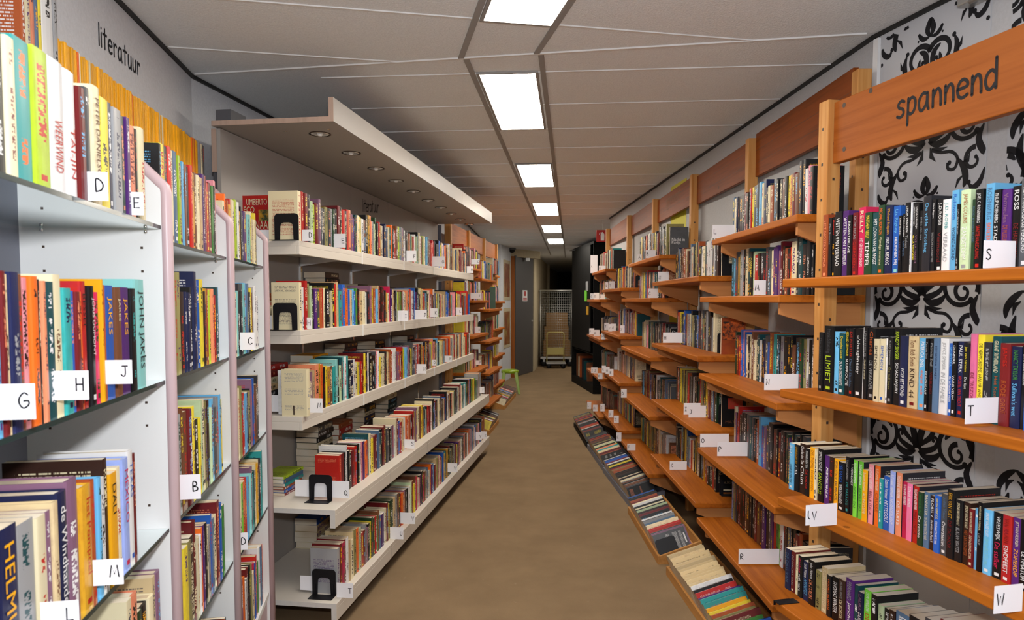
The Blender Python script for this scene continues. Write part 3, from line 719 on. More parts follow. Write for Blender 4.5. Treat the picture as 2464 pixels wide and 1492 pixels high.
px_row('hardback_book', LNF, -0.014, z, [(-70, -2, 1290, 'k'), (0, 47, 1268, 'B', 'd', ('HELMUT', 'd')), (48, 92, 1255, 'e', 'T'), (93, 115, 1240, 'W', 'r'), (116, 130, 1228, 'v', 'w'), (131, 144, 1205, 'z', 'n'), (145, 171, 1180, 'B', 'w', ('de Windhandel', 'w')),
    (172, 201, 1150, 'v', 'w'), (202, 227, 1166, 'Y', 'r', ('het Pompoel', 'r')), (228, 238, 1152, 'O'), (239, 249, 1146, 's'), (250, 259, 1146, 'w'), (260, 270, 1100, 'N'), (271, 288, 1134, 'd', 'k', ('DALI', 'k')), (289, 299, 1120, 'W', 'r'), (300, 316, 1099, 'h', 'm', ('MEXICO', 'm')), (317, 330, 1080, 'w', 'b', ('TEXAS', 'b')), (331, 338, 1087, 'R')], lp(0, 2), BG % ('third', 'nearest'), 1280, 0.155, 0.6)
row('hardback_book', LNF, -0.02, 0.60, -0.03, -0.6, 'vzWkGxWKczBn', lp(0, 3), BG % ('fourth', 'nearest'), (0.018, 0.035), (0.19, 0.24), (0.13, 0.15), 0.6, seed=3)
u2 = {0: 'kykrWSlesnkrYnWcP', 1: 'RmvLLNBBkBebyNYOlxrTsE', 2: 'krBennRPykyqWLNqsEesyW', 3: 'skBYyLNRWwoPkWebSWRb', 4: 'wrkWyBR'}
u3 = {0: 'WoOYrWRlwYkBPxaa', 1: 'BBYWdWaKKEasS', 2: 'ONRkGWLrrsBLkvbw', 3: 'OnqqgWjorseavtTWYWK', 4: 'RWWewvoweRkLWmbr'}
for i in range(5):
    for k, cs in ((1, u2), (2, u3)):
        a1 = UP[k + 1] - (0.05 if k == 1 else 0.06)
        row('hardback_book', LNF, -0.016, GZS[k][i], UP[k] + 0.02 + (0.012 if i else 0.0), a1, cs[i], lp(k, i), BG % (GN[i], UNM[k]), (0.016, 0.032) if k == 1 else (0.018, 0.036), (0.185, 0.245) if i else ((0.19, 0.215) if k == 1 else (0.165, 0.195)), (0.13, 0.16), 0.5, seed=10 * k + i)
# magazines and tall books on the ledge
LMF = Frame((-1.045, 1.56), -8.0, 1)
am0 = LMF.hit(150, 300, 0)[0]; am1 = LMF.hit(478, 400, 0)[0]
prevm = None; a = am0; i = 0; r = random.Random(5)
while a < am1:
    w_ = r.uniform(0.007, 0.014)
    c = 'd' if r.random() < 0.93 else r.choice('Wro'); hgt = 0.155 + r.uniform(-0.004, 0.003)
    prevm = add_book('yellow_magazine', LMF.at(a, -r.uniform(0, 0.004), 1.862), LMF.d, LMF.n, (0, 0, 1), w_, hgt, 0.105, c, 'on the ledge by the left wall', 'yellow-spined magazines on the ledge', i, tcol='k', prev=prevm, cat='magazine', style=0, noun={'d': 'yellow-spined magazine'}.get(c, 'magazine'))
    a += w_ + 0.0012; i += 1
prevm = None
for i, (w_, c, h) in enumerate([(0.016, 'O', 0.27), (0.022, 'W', 0.26), (0.014, 'x', 0.28), (0.016, 'S', 0.275), (0.012, 'y', 0.28), (0.055, 'w', 0.29), (0.018, 'e', 0.25)][::-1]):
    lo = am0 + 0.016 - sum([0.018, 0.055, 0.012, 0.016, 0.014, 0.022, 0.016][:i + 1]) - 0.001 * i
    prevm = add_book('hardback_book', LMF.at(lo - 0.02, 0, 1.862), LMF.d, LMF.n, (0, 0, 1), w_, h, 0.11, c, 'on the ledge, before the yellow magazines', 'tall books on the ledge', i, hard=True, prev=prevm)
for i, c in enumerate('eWE'):
    prevm = add_book('hardback_book', LMF.at(am1 + 0.016 + 0.022 * i, 0, 1.862), LMF.d, LMF.n, (0, 0, 1), 0.02, 0.155, 0.105, c, 'past the last yellow magazine on the ledge', 'pale books ending the ledge', i, prev=prevm)
for ui, uo, v0, v1, l, k, i in ((216, 270, 413, 482, 'D', 0, 0), (317, 349, 462, 517, 'E', 0, 0), (-12, 77, 925, 1012, 'G', 0, 1), (136, 208, 893, 964, 'H', 0, 1), (258, 314, 867, 925, 'J', 0, 1), (229, 278, 1348, 1412, 'M', 0, 2), (104, 165, 1450, 1520, 'L', 0, 2),
                         (432, 473, 1143, 1204, 'B', 1, 2), (580, 611, 800, 842, 'C', 2, 1), (567, 585, 1283, 1326, 'D', 2, 3)):
    card(LNF, -0.011, ui, uo, v0, v1, l, lp(k, i).replace('on ', 'on the '), 'l')

# ------------------------------------------------------------------ big 'literatuur' on the wall
LWF = Frame(CL, math.degrees(math.atan2(CL[0] - NL0[0], CL[1] - NL0[1])), 1)
def wall_text(fr, n, text, u0, vb0, u1, vb1, mat, name, label=None, parent=None, wt=0.17, hk=1.0, gap=0.32):
    a0, z0 = fr.hit(u0, vb0, n); a1, z1 = fr.hit(u1, vb1, n)
    right = screenright(fr.n); W_ = sum(max([0] + [p[0] for pl in G[c] for p in pl]) + gap for c in text) - gap
    s = abs(a1 - a0) / W_; mb = MB(); org = fr.at(a0, n, z0) + Vector((0, 0, 0))
    rv = (right + Vector((0, 0, (z1 - z0) / abs(a1 - a0))))
    hand(mb, text, org, rv, Vector((0, 0, hk)), s, wt, gap, outn=fr.n)
    o = mb.build(name, mat, parent, loc=org)
    if label: tag(o, label, 'lettering')
    return o
wall_text(LWF, 0.0012, 'literatuur', 238, 107, 337, 183, M['ink'], 'wall_lettering', 'black word literatuur on the grey wall above the yellow magazines', hk=1.1, wt=0.2)

# ------------------------------------------------------------------ the long white bookcase
WF = Frame((-0.862, 2.88), 8.1, 1)
WZ = [1.646, 1.281, 0.925, 0.543, 0.150]; SEG = 0.726; LEN = 3.63
wb = thing('white_bookcase', WF.at(LEN / 2, -0.17, 0), 'long cream-white bookcase with five shelves under a canopy with spotlights', 'bookcase')
for k in range(5):
    MB().fbox(WF, k * SEG + 0.001, (k + 1) * SEG - 0.001, -0.350, -0.333, 0.02, 2.105).build('back_panel', M['canopy'], wb)
MB().fbox(WF, 0.0, LEN, -0.372, -0.351, 1.93, 2.105).build('top_rail', [M['edge']], wb)
for i, z in enumerate(WZ):
    if i < 3:
        mb = MB().fbox(WF, 0, LEN, -0.332, 0.0, z - 0.022, z).fbox(WF, 0, LEN, -0.014, 0.0, z - 0.056, z - 0.022).fbox(WF, 0, 0.014, -0.332, -0.014, z - 0.056, z - 0.022).fbox(WF, LEN - 0.014, LEN, -0.332, -0.014, z - 0.056, z - 0.022)
    else:
        e_ = 0.16 if i == 3 else 0.0
        mb = MB().fbox(WF, -0.005, LEN + 0.03, -0.332, 0.138, z - 0.020, z).fbox(WF, -0.005, LEN + 0.03, 0.116, 0.138, z - 0.075, z - 0.020)
    s = mb.build('shelf', M['cream'], wb, bevel=0.0015)
    if i < 3:
        for k in range(1, 5): MB().fbox(WF, k * SEG - 0.007, k * SEG + 0.007, 0.0, 0.0012, z - 0.057, z + 0.001).build('joint_cap', M['white'], s)
    else:
        MB().fbox(WF, -0.0062, -0.005, -0.332, 0.138, z - 0.020, z).fbox(WF, -0.0062, -0.005, 0.116, 0.138, z - 0.075, z - 0.02).build('raw_end', M['pw'], s)
        for k in range(1, 5):
            MB().fbox(WF, k * SEG - 0.0008, k * SEG + 0.0008, 0.138, 0.1384, z - 0.074, z).build('joint_line', M['canopy'], s)
    for k in range(6):
        aa = min(LEN - 0.02, max(0.13, k * SEG - 0.01)); nf = -0.03 if i < 3 else 0.10
        if i == 4: continue
        tz = z - (0.0225 if i < 3 else 0.0205)
        MB().poly([WF.at(aa, -0.332, tz), WF.at(aa, nf, tz), WF.at(aa, nf - 0.05, tz - 0.012), WF.at(aa, -0.332, tz - 0.045)], WF.d * 0.003).build('bracket', M['white'], s)
for k in range(6):
    MB().fbox(WF, min(LEN - 0.022, k * SEG - (0 if k == 0 else 0.01)) + (0.2 if k == 0 else 0), min(LEN - 0.022, k * SEG) + 0.012 + (0.2 if k == 0 else 0), -0.3328, -0.325, 0.13, 1.72).build('upright_rail', M['chrome'], wb)
for k in range(4):
    MB().fbox(WF, 0.4 + k, 0.44 + k, -0.05, -0.01, 0, 0.075).build('foot', M['black'], wb)
MB().fbox(WF, 0.0, LEN, -0.332, -0.30, 0, 0.13).build('plinth', M['dgrey'], wb)
cn = MB().fbox(WF, -0.03, 3.66, -0.352, 0.165, 2.108, 2.128).fbox(WF, -0.03, 3.66, 0.145, 0.165, 2.128, 2.202).build('canopy', M['canopy'], wb)
MB().fbox(WF, -0.0312, -0.030, -0.352, 0.165, 2.108, 2.128).fbox(WF, -0.0312, -0.030, 0.145, 0.165, 2.128, 2.202).build('raw_edge', M['edge'], cn)
MB().fbox(WF, 2.38, 2.383, 0.165, 0.1654, 2.108, 2.202).build('joint_line', M['edge'], cn)
for u, v in ((770, 322), (845, 368), (905, 405), (953, 435), (995, 460), (1030, 482), (1061, 499), (1086, 514), (1108, 528), (1129, 539)):
    x, y = atz(u, v, 2.1075)
    MB().lathe((x, y, 2.108), [(0.0, 0.0), (0.012, -0.004), (0.021, -0.002), (0.030, -0.0035), (0.036, -0.0035), (0.041, -0.001), (0.041, 0.0)], 20).lathe((x, y, 2.104), [(0.0, -0.007), (0.008, -0.006), (0.012, 0.0)], 14, 1).lathe((x, y, 2.108), [(0.044, 0.0), (0.046, -0.003), (0.041, -0.0032)], 20, 2).build('downlight', [M['chrome'], M['white'], M['screw']], cn)  # unlit; white centre colour stands in for the bright glint
for u, v in ((686, 316), (790, 312), (840, 402), (943, 457), (1010, 457)):
    x, y = atz(u, v, 2.1075)
    MB().lathe((x, y, 2.108), [(0.0, -0.003), (0.005, -0.002), (0.006, 0.0)], 8).build('screw', M['chrome'], cn)
wt_ = wall_text(WF, -0.3318, 'literatuur', 873, 509, 911, 511, M['ink'], 'lettering', parent=wb, hk=1.4)
MB().fbox(WF, 0.0, 0.12, -0.350, -0.285, 2.1285, 2.18).build('junction_box', M['dgrey'], wb)
MB().fbox(WF, 0.01, 0.05, -0.372, -0.3505, 0.0, 1.929).build('rear_gap_shade', M['dgrey'], wb)  # dark strip stands in for the shaded gap behind the back panel
dk = MB().fbox(WF, LEN + 0.03, LEN + 0.05, -0.42, -0.31, 0.0, 2.10).build('end_gap_shade', M['backblue'], wb)  # dark sheet stands in for the shaded gap past the bookcase end

SN = ['top', 'second', 'third', 'fourth', 'bottom']
wcols = ['WrRKqlRvEkLKeGKRNrkrxvPkTWywnkYoxeqGkrYWeBBSWGokrnlSevkwKYExtLTrwTqkWwxGlWSsWKRc',
         'WwrLqkPEOrWkEWkrctSbobcsbgkkcWwKvyObscRNRkYWmPcSnkelLgRwWcxerrwRbPkGkWycrSsTkWpnvokwRSyEqkrWcn',
         'wkvcxYokyYntakqTawtkBwWyLrRykBwkKkNEpwyWWKkzcOrwwkvvrkrlessRvxkyEBOvrWRNYeokBYnkRkeyxpxkBWsEkqyWYGsekn',
         'rRkwkkRrkwpPooTWyRRSTkRRENkevwWRbrkcworxOkRrLvWWnyYkTWkrRwWkbeRkvWSxkRGnWRbkSwRcBkrWyTksEwWRPpWk',
         'eRmRwcWzLoqrRevkyGGrgnSPwWRykGGcenkroOvkkwqRYynmywpkPkmneeSwWoPsbRcLpWrLbyRtTYkGRTkLkGevRykPR']
wcfg = [(0.03, -0.012), (0.03, -0.012), (0.055, -0.012), (0.20, 0.08), (0.09, 0.107)]
for i, z in enumerate(WZ):
    a0, n = wcfg[i]
    end = [3.50, 3.52, 3.56, 3.60, 3.62][i]
    row('novel', WF, n, z, a0, end, wcols[i], 'on the %s cream shelf' % SN[i], 'novels on the %s shelf of the white bookcase' % SN[i], (0.016, 0.036), (0.165, 0.208), (0.105, 0.13), 0.35, seed=40 + i)
# flat piles behind the rows
PN = ['behind the top row', 'behind the second row', 'behind the third row', 'behind the fourth row', 'behind the bottom row']
PO = ['topmost', 'second', 'third', 'fourth', 'fifth', 'sixth', 'seventh', 'eighth', 'ninth']
def pile(i, a, n, cols, pos, wr=(0.022, 0.034)):
    r = random.Random(i * 17 + int(a * 100)); z = WZ[i]; m = len(cols)
    for k, c in enumerate(cols):
        th = r.uniform(*wr); hh = r.uniform(0.175, 0.2); da = r.uniform(-0.006, 0.006)
        add_book('stacked_book', WF.at(a + da, n - r.uniform(0, 0.006), z), (0, 0, 1), WF.n, WF.d, th, hh, 0.118, c, '', 'books piled flat behind the rows of the white bookcase', k, hard=r.random() < 0.3,
                 label='%s book lying flat, %s in the %s pile %s' % (PAL[c][1], PO[m - 1 - k], pos, PN[i]))
        z += th + 0.0006
pile(4, 0.60, -0.205, 'WWzc' + 'b', 'uncovered'); pile(4, 0.86, -0.2, 'kBRSk', 'middle'); pile(4, 1.5, -0.2, 'kEWkBRk', 'far')
pile(3, 0.16, -0.16, 'RbOtS' + 'l', 'labelled', (0.012, 0.018)); pile(3, 0.62, -0.2, 'eGWkWkNE', 'white-paged'); pile(3, 0.90, -0.2, 'OnOoOrO', 'orange'); pile(3, 1.3, -0.2, 'kWkNkBWk', 'long'); pile(3, 1.75, -0.2, 'kNkSkTkW', 'far')
pile(2, 0.12, -0.2, 'SWKcWRr', 'nearest'); pile(2, 0.55, -0.19, 'WWWcRNkd', 'middle'); pile(2, 1.0, -0.2, 'WeWWkNkN', 'tall'); pile(2, 1.5, -0.2, 'kNWESkkN', 'dark'); pile(2, 2.2, -0.2, 'NkRWEkSk', 'far')
pile(1, 0.1, -0.2, 'WWWWO', 'nearest'); pile(1, 0.75, -0.2, 'kKWeKWekNK'[:9], 'tall'); pile(1, 1.2, -0.2, 'ReRRNRWk', 'red'); pile(1, 1.75, -0.2, 'EkETNkeE', 'grey'); pile(1, 2.5, -0.2, 'kTkBkNeT', 'far')
# the face-out red book, with its printed title
def faceout(kind, org, N_, Z_, A_, w, h, th, col, label, lines, group=None, pic=None, tc='w'):
    """org = lower corner; A_ thickness axis pointing away from the viewer, N_ spine direction"""
    b = add_book(kind, org, A_, N_, Z_, th, h, w, col, '', group, 0, label=label, hard=True, style=6, cat='book'); b['force'] = True
    b['lines'] = lines; b['pic'] = pic; return b
d_ = WF.d; n_ = WF.n
faceout('hardback_book', WF.at(0.10, -0.300, WZ[0]), -n_, (0, 0, 1), d_, 0.15, 0.20, 0.035, 'r', 'red hardback facing out with cream lettering UMBERTO ECO on the top cream shelf',
        [('UMBERTO', 0.14, 0.80, 0.62, 0.13, 'W'), ('ECO', 0.06, 0.64, 0.32, 0.13, 'W'), ('DE NAAM', 0.12, 0.30, 0.78, 0.17, 'W'), ('VAN DE', 0.22, 0.16, 0.5, 0.12, 'W'), ('ROOS', 0.25, 0.02, 0.5, 0.12, 'W')], pic=(0.5, 0.46, 0.36, 0.24, 'Y', 'G'))
faceout('hardback_book', WF.at(0.014, 0.018, WZ[2]), n_, (0, 0, 1), d_, 0.112, 0.195, 0.030, 'W', 'cream novel facing out with small figure and barcode, front of third cream shelf',
        [('%s' % s_, 0.12, 0.86 - 0.045 * q, 0.7, 0.02, 'n') for q, s_ in enumerate(['lorem'] * 0)], pic=(0.44, 0.03, 0.05, 0.2, 'N', 'N'))
BOOKS[-1]['style'] = 1; BOOKS[-1]['seed'] = 0.35; BOOKS[-1]['tcol'] = 'e'
bookend(WF, 0.018, -0.062, WZ[0], 'black arched bookend on the top cream shelf'); bookend(WF, 0.018, -0.075, WZ[1], 'black arched bookend on the second cream shelf')
bookend(WF, 0.125, 0.020, WZ[3], 'black arched bookend before the red book, fourth cream shelf'); bookend(WF, 0.072, 0.052, WZ[4], 'black arched bookend on the bottom cream shelf')
for i, ui, uo, v0, v1, l in ((0, 729, 757, 553, 580, 'D'), (0, 805, 834, 567, 600, 'E'), (0, 979, 1003, 608, 634, 'F'), (0, 1041, 1071, 624, 648, 'G'), (0, 1124, 1139, 644, 661, 'H'),
                     (1, 739, 750, 764, 792, 'H'), (1, 958, 981, 748, 773, 'I'), (1, 999, 1027, 746, 769, 'J'), (1, 1036, 1053, 742, 763, 'K'), (1, 1098, 1111, 740, 758, 'L'),
                     (2, 744, 773, 958, 993, 'M'), (2, 1004, 1025, 876, 899, 'N'), (2, 1040, 1049, 866, 880, 'O'), (2, 1071, 1087, 856, 871, 'P'),
                     (3, 975, 995, 1057, 1079, 'S'), (3, 1155, 1165, 931, 946, 'Y'),
                     (4, 940, 966, 1268, 1297, 'U'), (4, 965, 995, 1233, 1260, 'V'), (4, 1078, 1099, 1114, 1136, 'W'), (4, 1146, 1159, 1040, 1059, 'Y'), (4, 1158, 1171, 1038, 1056, 'Z'), (4, 812, 841, 1402, 1438, 'T')):
    card(WF, wcfg[i][1] + 0.001, ui, uo, v0, v1, l, 'on the %s cream shelf' % SN[i], 'w', zs=WZ[i])
def wide_card(a, n0, n1, z0, z1, l, lab):
    t = thing('letter_card', WF.at(a, n0, z0), lab, 'divider card', CARDG['w'])
    MB().fbox(WF, a, a + 0.001, n0, n1, z0, z1).build('card', M['card'], t)
    if l:
        mb = MB(); hand(mb, l, WF.at(a - 0.0006, n1 - 0.022, z0 + 0.012), n_, (0, 0, 1), 0.014, 0.19); mb.build('letter', M['ink'], t)
wide_card(0.135, -0.10, 0.145, WZ[3] + 0.012, WZ[3] + 0.085, 'Q', 'long white card marked Q behind a bookend, fourth cream shelf')
wide_card(0.083, -0.06, 0.0, WZ[4] + 0.012, WZ[4] + 0.075, '', 'blank white card tucked behind the lowest bookend of the cream shelves')
wide_card(0.05, -0.19, -0.12, WZ[1] + 0.002, WZ[1] + 0.06, '', 'blank white card beside the bookend on the second cream shelf')
wide_card(0.05, -0.20, -0.105, WZ[0] + 0.002, WZ[0] + 0.05, '', 'glossy blank card below the red face-out book, top cream shelf')
wide_card(0.06, -0.19, -0.10, WZ[2] + 0.01, WZ[2] + 0.08, '', 'blank white card at the near end of the third cream shelf')

# ------------------------------------------------------------------ pine shelving
def plank(fr, a0, a1, n0, n1, z, mat, parent, th=0.027):
    return MB().fbox(fr, a0, a1, n0, n1, z - th, z).build('shelf_plank', mat, parent, bevel=0.004)
def brk(fr, a, nb, nf, z, parent, drop=0.13, th=0.027):
    zt = z - th - 0.0005
    return MB().poly([fr.at(a, nb, zt), fr.at(a, nf, zt), fr.at(a, nf, zt - 0.04), fr.at(a, nb, zt - drop)], fr.d * 0.018).build('bracket', M['bracket'], parent)
def post(fr, a, n, z1, parent, w=0.05, z0=0.0):
    p = MB().fbox(fr, a, a + w, n - w, n, z0, z1).build('post', M['post'], parent, bevel=0.003)
    mb = MB()
    for z in [0.3 + 0.115 * q for q in range(15)]:
        if z < z1 - 0.03: mb.fbox(fr, a - 0.0006, a, n - w * 0.5 - 0.004, n - w * 0.5 + 0.004, z, z + 0.009); mb.fbox(fr, a + w * 0.5 - 0.004, a + w * 0.5 + 0.004, n, n + 0.0006, z + 0.05, z + 0.059)
    mb.build('peg_hole', M['screw'], p); return p
# nearest bay, before the wallpaper
RN = Frame((0.825, 2.165), -12.0, -1)
RNZ = [1.468, 1.131, 0.794, 0.462]
nb = thing('pine_shelf_bay', RN.at(-0.4, -0.2, 0), 'orange pine shelf bay before the wallpaper, header board reading spannend', 'shelving', 'orange pine shelf bays')
post(RN, 0.125, -0.235, 2.056, nb); post(RN, -1.06, -0.235, 2.056, nb)
hd = MB().fbox(RN, -1.0, 0.1245, -0.283, -0.255, 1.849, 2.046).build('header_board', M['headN'], nb, bevel=0.003)
mb = MB()
for u, v in ((2031, 253), (2031, 359), (2095, 218)):
    a, z = RN.hit(u, v, -0.2545)
    mb.face([RN.at(a + 0.008 * math.cos(q), -0.2545, z + 0.008 * math.sin(q)) for q in [k * math.pi / 6 for k in range(12)]])
mb.build('dowel', M['screw'], hd)
wall_text(RN, -0.2543, 'spannend', 2158, 285, 2396, 210, M['ink'], 'lettering', parent=nb, wt=0.2, hk=1.05, gap=0.26)
for z in RNZ:
    plank(RN, -1.06, 0.0, -0.232, 0.0, z, M['shelfN'], nb)
    for a in (-1.0,): brk(RN, a, -0.232, -0.02, z, nb)
def rp(i): return 'on the %s plank before the wallpaper' % ['top', 'second', 'third', 'lowest'][i]
RG = 'paperbacks on the %s plank before the wallpaper'
q = lambda x, s, o: o + x / s
def zr(items, s, o, sy, oy): return [(o + i[0] / s, o + i[1] / s, oy + i[2] / sy) + tuple(i[3:]) for i in items]
S1 = [(342, 395, 512, 'O', 'x', ('HET NOSTRADAMUS', 'x')), (396, 429, 545, 'k', 'e', ('Matt Browne', 'e')), (430, 461, 535, 'k', 'd', ('Hoofdstad', 'r', 'NR. 19', 'd')), (462, 536, 478, 'k', 'w', ('WETTEN VAN VERRAAD', 'w')), (537, 600, 470, 'P', 'w', ('WETTEN VAN TERREUR', 'w')),
      (601, 646, 515, 'k', 'w', ('BIGSISTERLIVE', 'w')), (647, 702, 490, 'R', 'r', ('KATHY REICHS', 'e', 'GEBROKEN', 'r')), (703, 772, 433, 'm', 'w', ('REILLY', 'W', 'HET GEHEIM VAN CHEOPS', 'w')), (775, 848, 487, 'G', 'y', ('MATTHEW REILLY', 'y', 'TEMPEL', 'w')), (849, 920, 490, 'T', 's', ('HET LOON VAN DE ANGST', 'w')),
      (921, 984, 412, 'G', 'o', ('MICHAEL RIDPATH', 'o', 'Vijandige overname', 'W')), (985, 1058, 415, 'B', 'w', ('Michael Ridpath', 'Y', 'VIRTUEEL BEDROG', 'w')), (1060, 1134, 420, 'b', 'a', ('Liz Rigbey', 's', 'HERINNER MIJ', 'w')), (1135, 1165, 520, 'k', 'w', ('LINDA VAN RIJN', 'w', 'LAST MINUTE', 'v')), (1166, 1201, 500, 'k', 'w', ('LINDA VAN RIJN', 'w', 'OFF PISTE', 'S')),
      (1202, 1252, 385, 'k', 'w', ('LINDA VAN RIJN', 'w', 'Ticket', 'e')), (1253, 1264, 380, 'w'), (1265, 1300, 385, 'k', 'y', ('LINDA VAN RIJN', 'w', 'VILLA TOSCANE', 'y')), (1301, 1341, 395, 'k', 'v', ('LINDA VAN RIJN', 'w', 'VIVE LA FRANCE', 'v')), (1342, 1384, 470, 'k', 'e', ('LINDA VAN RIJN', 'e')), (1385, 1470, 315, 'K', 's', ('De vijfde Sarcofaag', 's')),
      (1471, 1512, 350, 'k', 'w', ('Chris Rippen', 'w', 'BALTISCHE CONNECTIES', 'e')), (1513, 1588, 350, 'k', 'w', ('J.D.ROBB', 'w', 'Vermoord', 'R')), (1589, 1671, 350, 'w', 'k', ('J.D. ROBB', 't', 'VERRAAD', 'e')), (1672, 1743, 255, 's', 'b', ('Robinson', 'b', 'WOENSDAGKIND', 'B')), (1744, 1769, 400, 'k', 'e'), (1770, 1872, 250, 'q', 'e', ('JAMES COLLINS', 'O', 'ZANDSTORM', 'w')),
      (1885, 1924, 350, 'G', 'S', ('ROOD & ROOD BLOED', 'S')), (1925, 2010, 245, 'k', 'r', ('JOEL C. ROSENBERG', 'w', 'LAATSTE WAARSCHUWING', 'r')), (2025, 2117, 185, 's', 'o', ('ROSENBERG', 'S', 'BANKIER VAN DE', 'o')), (2125, 2198, 250, 'k', 'w', ('PHILIP ROSENBERG', 'w', 'STAD IN', 'w')), (2200, 2299, 245, 'P', 'O', ('Vermeulen', 'v', 'DE MUSEUMMOORDEN', 'O')), (2300, 2402, 210, 'k', 'R', ('ROSS', 'w', 'DE HAND VAN', 'R')), (2404, 2500, 130, 'E', 'w', ('HET FRANCISCUS VERBOND', 'w')), (2502, 2600, 150, 'R'), (2602, 2700, 150, 'k')]
px_row('paperback', RN, -0.09, RNZ[0], zr(S1, 4.369, 1900, 4.369, 400), rp(0), RG % 'top', 600)
T1 = [(425, 465, 390, 'k', 'e', ('De laatste verdachte', 'E')), (466, 558, 330, 'k', 'l', ('Frank Schatzing', 'E', 'LIMIET', 'l')), (560, 608, 385, 's', 'k'), (610, 664, 400, 'T', 'w', ('Douglas Scott', 'y', 'DE ALBATROSROUTE', 'w')), (665, 709, 355, 'k', 'w', ('GERALD SEYMOUR', 'y', 'SLUIPROUTE', 'w')), (710, 754, 355, 'k', 'r', ('DE FOETUS', 'r', 'David Shobin', 'S')),
      (755, 829, 355, 'k', 'w', ("o'shaughnessy", 'w')), (830, 843, 345, 'w'), (844, 878, 345, 'k', 'e', ('LYNN SHOLES', 'e', 'HADES project', 'W')), (880, 944, 350, 'k', 'e', ('Charles', 'O', 'DE VERRADER', 'e')), (945, 994, 455, 'W', 'k', ('SIMENON', 'k')), (995, 1044, 455, 'W', 'b', ('SIMENON', 'b')), (1045, 1069, 450, 'w', 'B', ('SIMENON', 'B')),
      (1070, 1120, 440, 'k', 'e', ('Kelly Jamieson', 'e', 'De indringer', 'L')), (1121, 1189, 350, 'k', 'w', ('RANDY SINGER', 'l', 'SCHADUWJURY', 'w')), (1190, 1260, 425, 'B', 'w', ('', 'w', 'WOLF EET HOND', 'w')), (1261, 1355, 428, 'z', 'R', ('Tom Rob Smith', 'n', 'KIND 44', 'N')), (1356, 1425, 445, 's', 'x', ('PATRICIA SNEL', 'w', 'expat exit', 'o')), (1426, 1459, 450, 'k', 'w', ('Patricia Snel', 'e', 'DE INTRIGANT', 'w')),
      (1460, 1505, 460, 'k', 'r', ('Patricia Snel', 'e', 'VERBLIND', 'R')), (1506, 1560, 445, 'S', 'B', ('JOHANNA SPAEY', 'B')), (1561, 1640, 450, 'w', 'e', ('JOYCE SPIJKER', 'e', 'IN DE FAMILIE', 'e')), (1641, 1679, 495, 'b', 'w', ('SPOELSTRA', 's', 'de schaduw man', 'w')), (1680, 1724, 478, 'k', 'w', ('GUNNAR', 'w', 'VARG VEUM', 'w')), (1725, 1789, 478, 'B', 'r', ('PAUL STERK', 'w', 'APOSTEL VAN TRICHT', 'r')), (1790, 1845, 490, 'k', 'y', ('Jan van Straten', 'y', 'De lijst', 'w')),
      (1846, 1906, 405, 'F', 'w', ('', 'w', 'DE TREZONDE', 'R')), (1907, 1974, 415, 'y', 'k', ('DE VERMOEDENS VAN MR WHICHER', 'N')), (1975, 2049, 485, 'K', 'e'), (2050, 2132, 430, 'T', 'W', ('GRANT SUTHERLAND', 'W', 'Het Komplot', 'O')), (2135, 2232, 495, 'R', 'r', ('JAMES', 'r', 'RODE ORDE', 'O')), (2235, 2330, 525, 'B', 'g', ('NANCY TAYLOR', 'g', "Sullivan's wet", 's')), (2331, 2372, 520, 'k', 'w', ('JAN & SANNE TERLOUW', 'w')), (2373, 2450, 500, 'b'), (2452, 2540, 480, 'k'), (2542, 2620, 480, 'R')]
px_row('paperback', RN, -0.09, RNZ[1], zr(T1, 3.925, 1860, 3.925, 700), rp(1), RG % 'second', 900)
